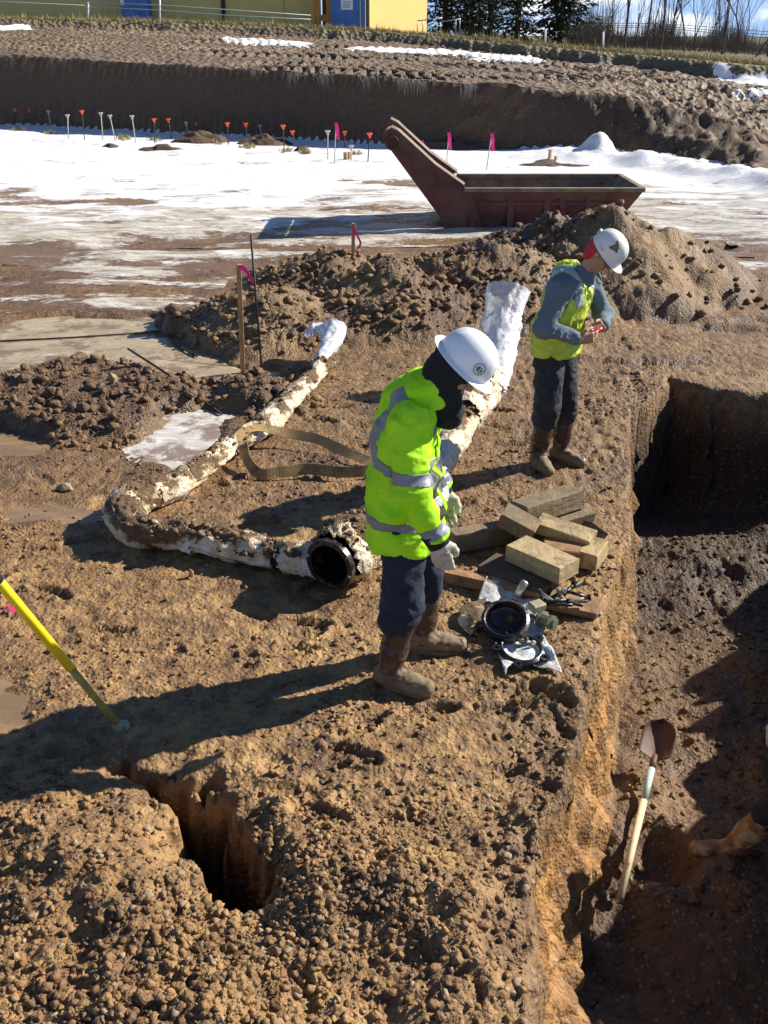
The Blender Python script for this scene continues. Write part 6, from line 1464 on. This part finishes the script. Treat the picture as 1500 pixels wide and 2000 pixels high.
def bare(label, px, Y, hgt, seed, basey=110, lean=0., r0=.14, depth=5, spread=.45, name='bare_tree'):
    b = wp(px, basey, Y); rs = random.Random(seed); z0 = b.z - .6; root = thing(name, label, 'tree', (b.x, Y, z0), 'leafless trees beyond the ridge')
    tm, cmb = MB(), MB()
    def grow(p, d, L_, r_, dep):
        n = 3; pts = [p]; q = d.copy()
        for i in range(n): q = (q + Vector((rs.gauss(0, .12), rs.gauss(0, .12), .05))).normalized(); pts.append(pts[-1] + q * L_ / n)
        (tm if dep == depth else cmb).tube(pts, [r_, r_ * .9, r_ * .78, r_ * .66], 5 if dep > 2 else 3, False)
        if dep == 0: return
        for k in range(rs.choice((2, 3, 3)) if dep > 1 else 4):
            a = rs.random() * 6.28; s_ = spread * rs.uniform(.5, 1.4); t = q + Vector((math.cos(a) * s_, math.sin(a) * s_, rs.uniform(-.05, .25))); j = rs.choice((1, 2, 3, 3)); grow(pts[j], t.normalized(), L_ * rs.uniform(.55, .85), r_ * (.62 if j == 3 else .5), dep - 1)
    grow(Vector((b.x, Y, z0)), Vector((lean, 0, 1)).normalized(), hgt * .44, r0 * .6, depth)
    tm.build('trunk', MT['bark'], root, True); cmb.build('crown', MT['twig'], root, False)
LT = [(1222, 62, 9, 11, .06, .15), (1206, 66, 7, 12, -.05, .09), (1258, 60, 8, 13, .12, .12), (1285, 64, 9, 14, 0, .14), (1303, 70, 9.5, 15, .05, .10), (1335, 62, 7, 16, .1, .1), (1362, 66, 6, 17, -.04, .09), (1405, 60, 7, 18, .1, .12), (1432, 63, 6.5, 19, .2, .10), (1462, 60, 6, 20, .35, .10), (1490, 62, 6, 21, .25, .12), (1520, 58, 6.5, 22, .1, .12), (1160, 70, 4.4, 23, 0, .07), (1185, 66, 4.6, 24, 0, .07), (1320, 72, 6, 25, 0, .08), (1384, 70, 5.5, 26, 0, .08), (1450, 70, 5.5, 27, 0, .08), (1240, 74, 7, 28, 0, .09)]
LL = ['tall leafless tree left of the forked one, leaning slightly right', 'slim leafless tree at the left end of the bare trees', 'leafless tree leaning right of the left tall one', 'tall leafless tree in the middle of the left bare group', 'tall thin leafless tree in the left bare group, farther back', 'leafless tree standing just right of the left bare group', 'small leafless tree in the gap left of the utility pole', 'leafless tree right in front of the utility pole', 'leafless tree leaning right beside the utility pole', 'strongly leaning leafless tree near the right edge', 'leafless tree leaning right at the right edge', 'leafless tree cut by the right picture edge', 'low leafless tree close to the rightmost conifer', 'low leafless tree between conifers and bare trees', 'distant leafless tree behind the left bare group', 'distant leafless tree behind the small tree by the pole', 'distant leafless tree right behind the leaning ones', 'distant leafless tree behind the forked left tree']
for i_, ((px, Y, h_, sd_, ln, r0), lb) in enumerate(zip(LT, LL)): bare(lb, px, Y, h_, sd_, np.interp(px, [1100, 1500], [96, 118]), ln, r0, 6 if i_ < 12 else 5)
# thicket on the horizon: twigs beyond counting
V_ = []; FC = []; rs = random.Random(44)
for _ in range(16000):
    px = rs.uniform(1110, 1700); Y = rs.uniform(64, 90); b = wp(px, np.interp(px, [1100, 1500], [92, 122]), Y); h_ = rs.uniform(.4, 1.5) * (1.2 + .4 * math.sin(px * .05)) * (1 + .9 * (rs.random() < .15)); dx = rs.gauss(0, .4); q_ = len(V_); w_ = rs.uniform(.006, .016)
    V_ += [(b.x - w_, Y, b.z - 1.5), (b.x + w_, Y, b.z - 1.5), (b.x + dx + w_ * .3, Y, b.z + h_), (b.x + dx - w_ * .3, Y, b.z + h_)]; FC.append((q_, q_ + 1, q_ + 2, q_ + 3))
tag(build('distant_thicket', V_, FC, MT['twig']), kind='stuff')
# utility pole and lines
p = wp(1412, 112, 61); t = wp(1432, -60, 61); root = thing('utility_pole', 'thin tall utility pole among the leafless trees on the right', 'pole', tuple(p))
m = MB(); m.tube([p - Vector((0, 0, .8)), t], [.09, .06], 8); m.build('mast', MT['bark'], root, True)
m = MB(); m.tube([t + Vector((-.8, 0, -.4)), t + Vector((.8, 0, -.4))], .05, 4); m.build('cross_arm', MT['bark'], root)
for k, (ya, yb, yc_) in enumerate(((46, 47, 62), (50, 52, 68), (53, 56, 74))):
    m = MB(); m.tube(smooth_path([wp(1000, ya - 2, 80), wp(1140, ya, 80), wp(1300, yb, 80), wp(1500, yc_, 80), wp(1700, yc_ + 14, 80)], 4), .018, 4); o = m.build('overhead_wire', MT['darkm'], None, True, tuple(wp(1300, yb, 80))); tag(o, ('uppermost', 'middle', 'lowest')[k] + ' of three thin wires crossing behind the leafless trees', 'wire')
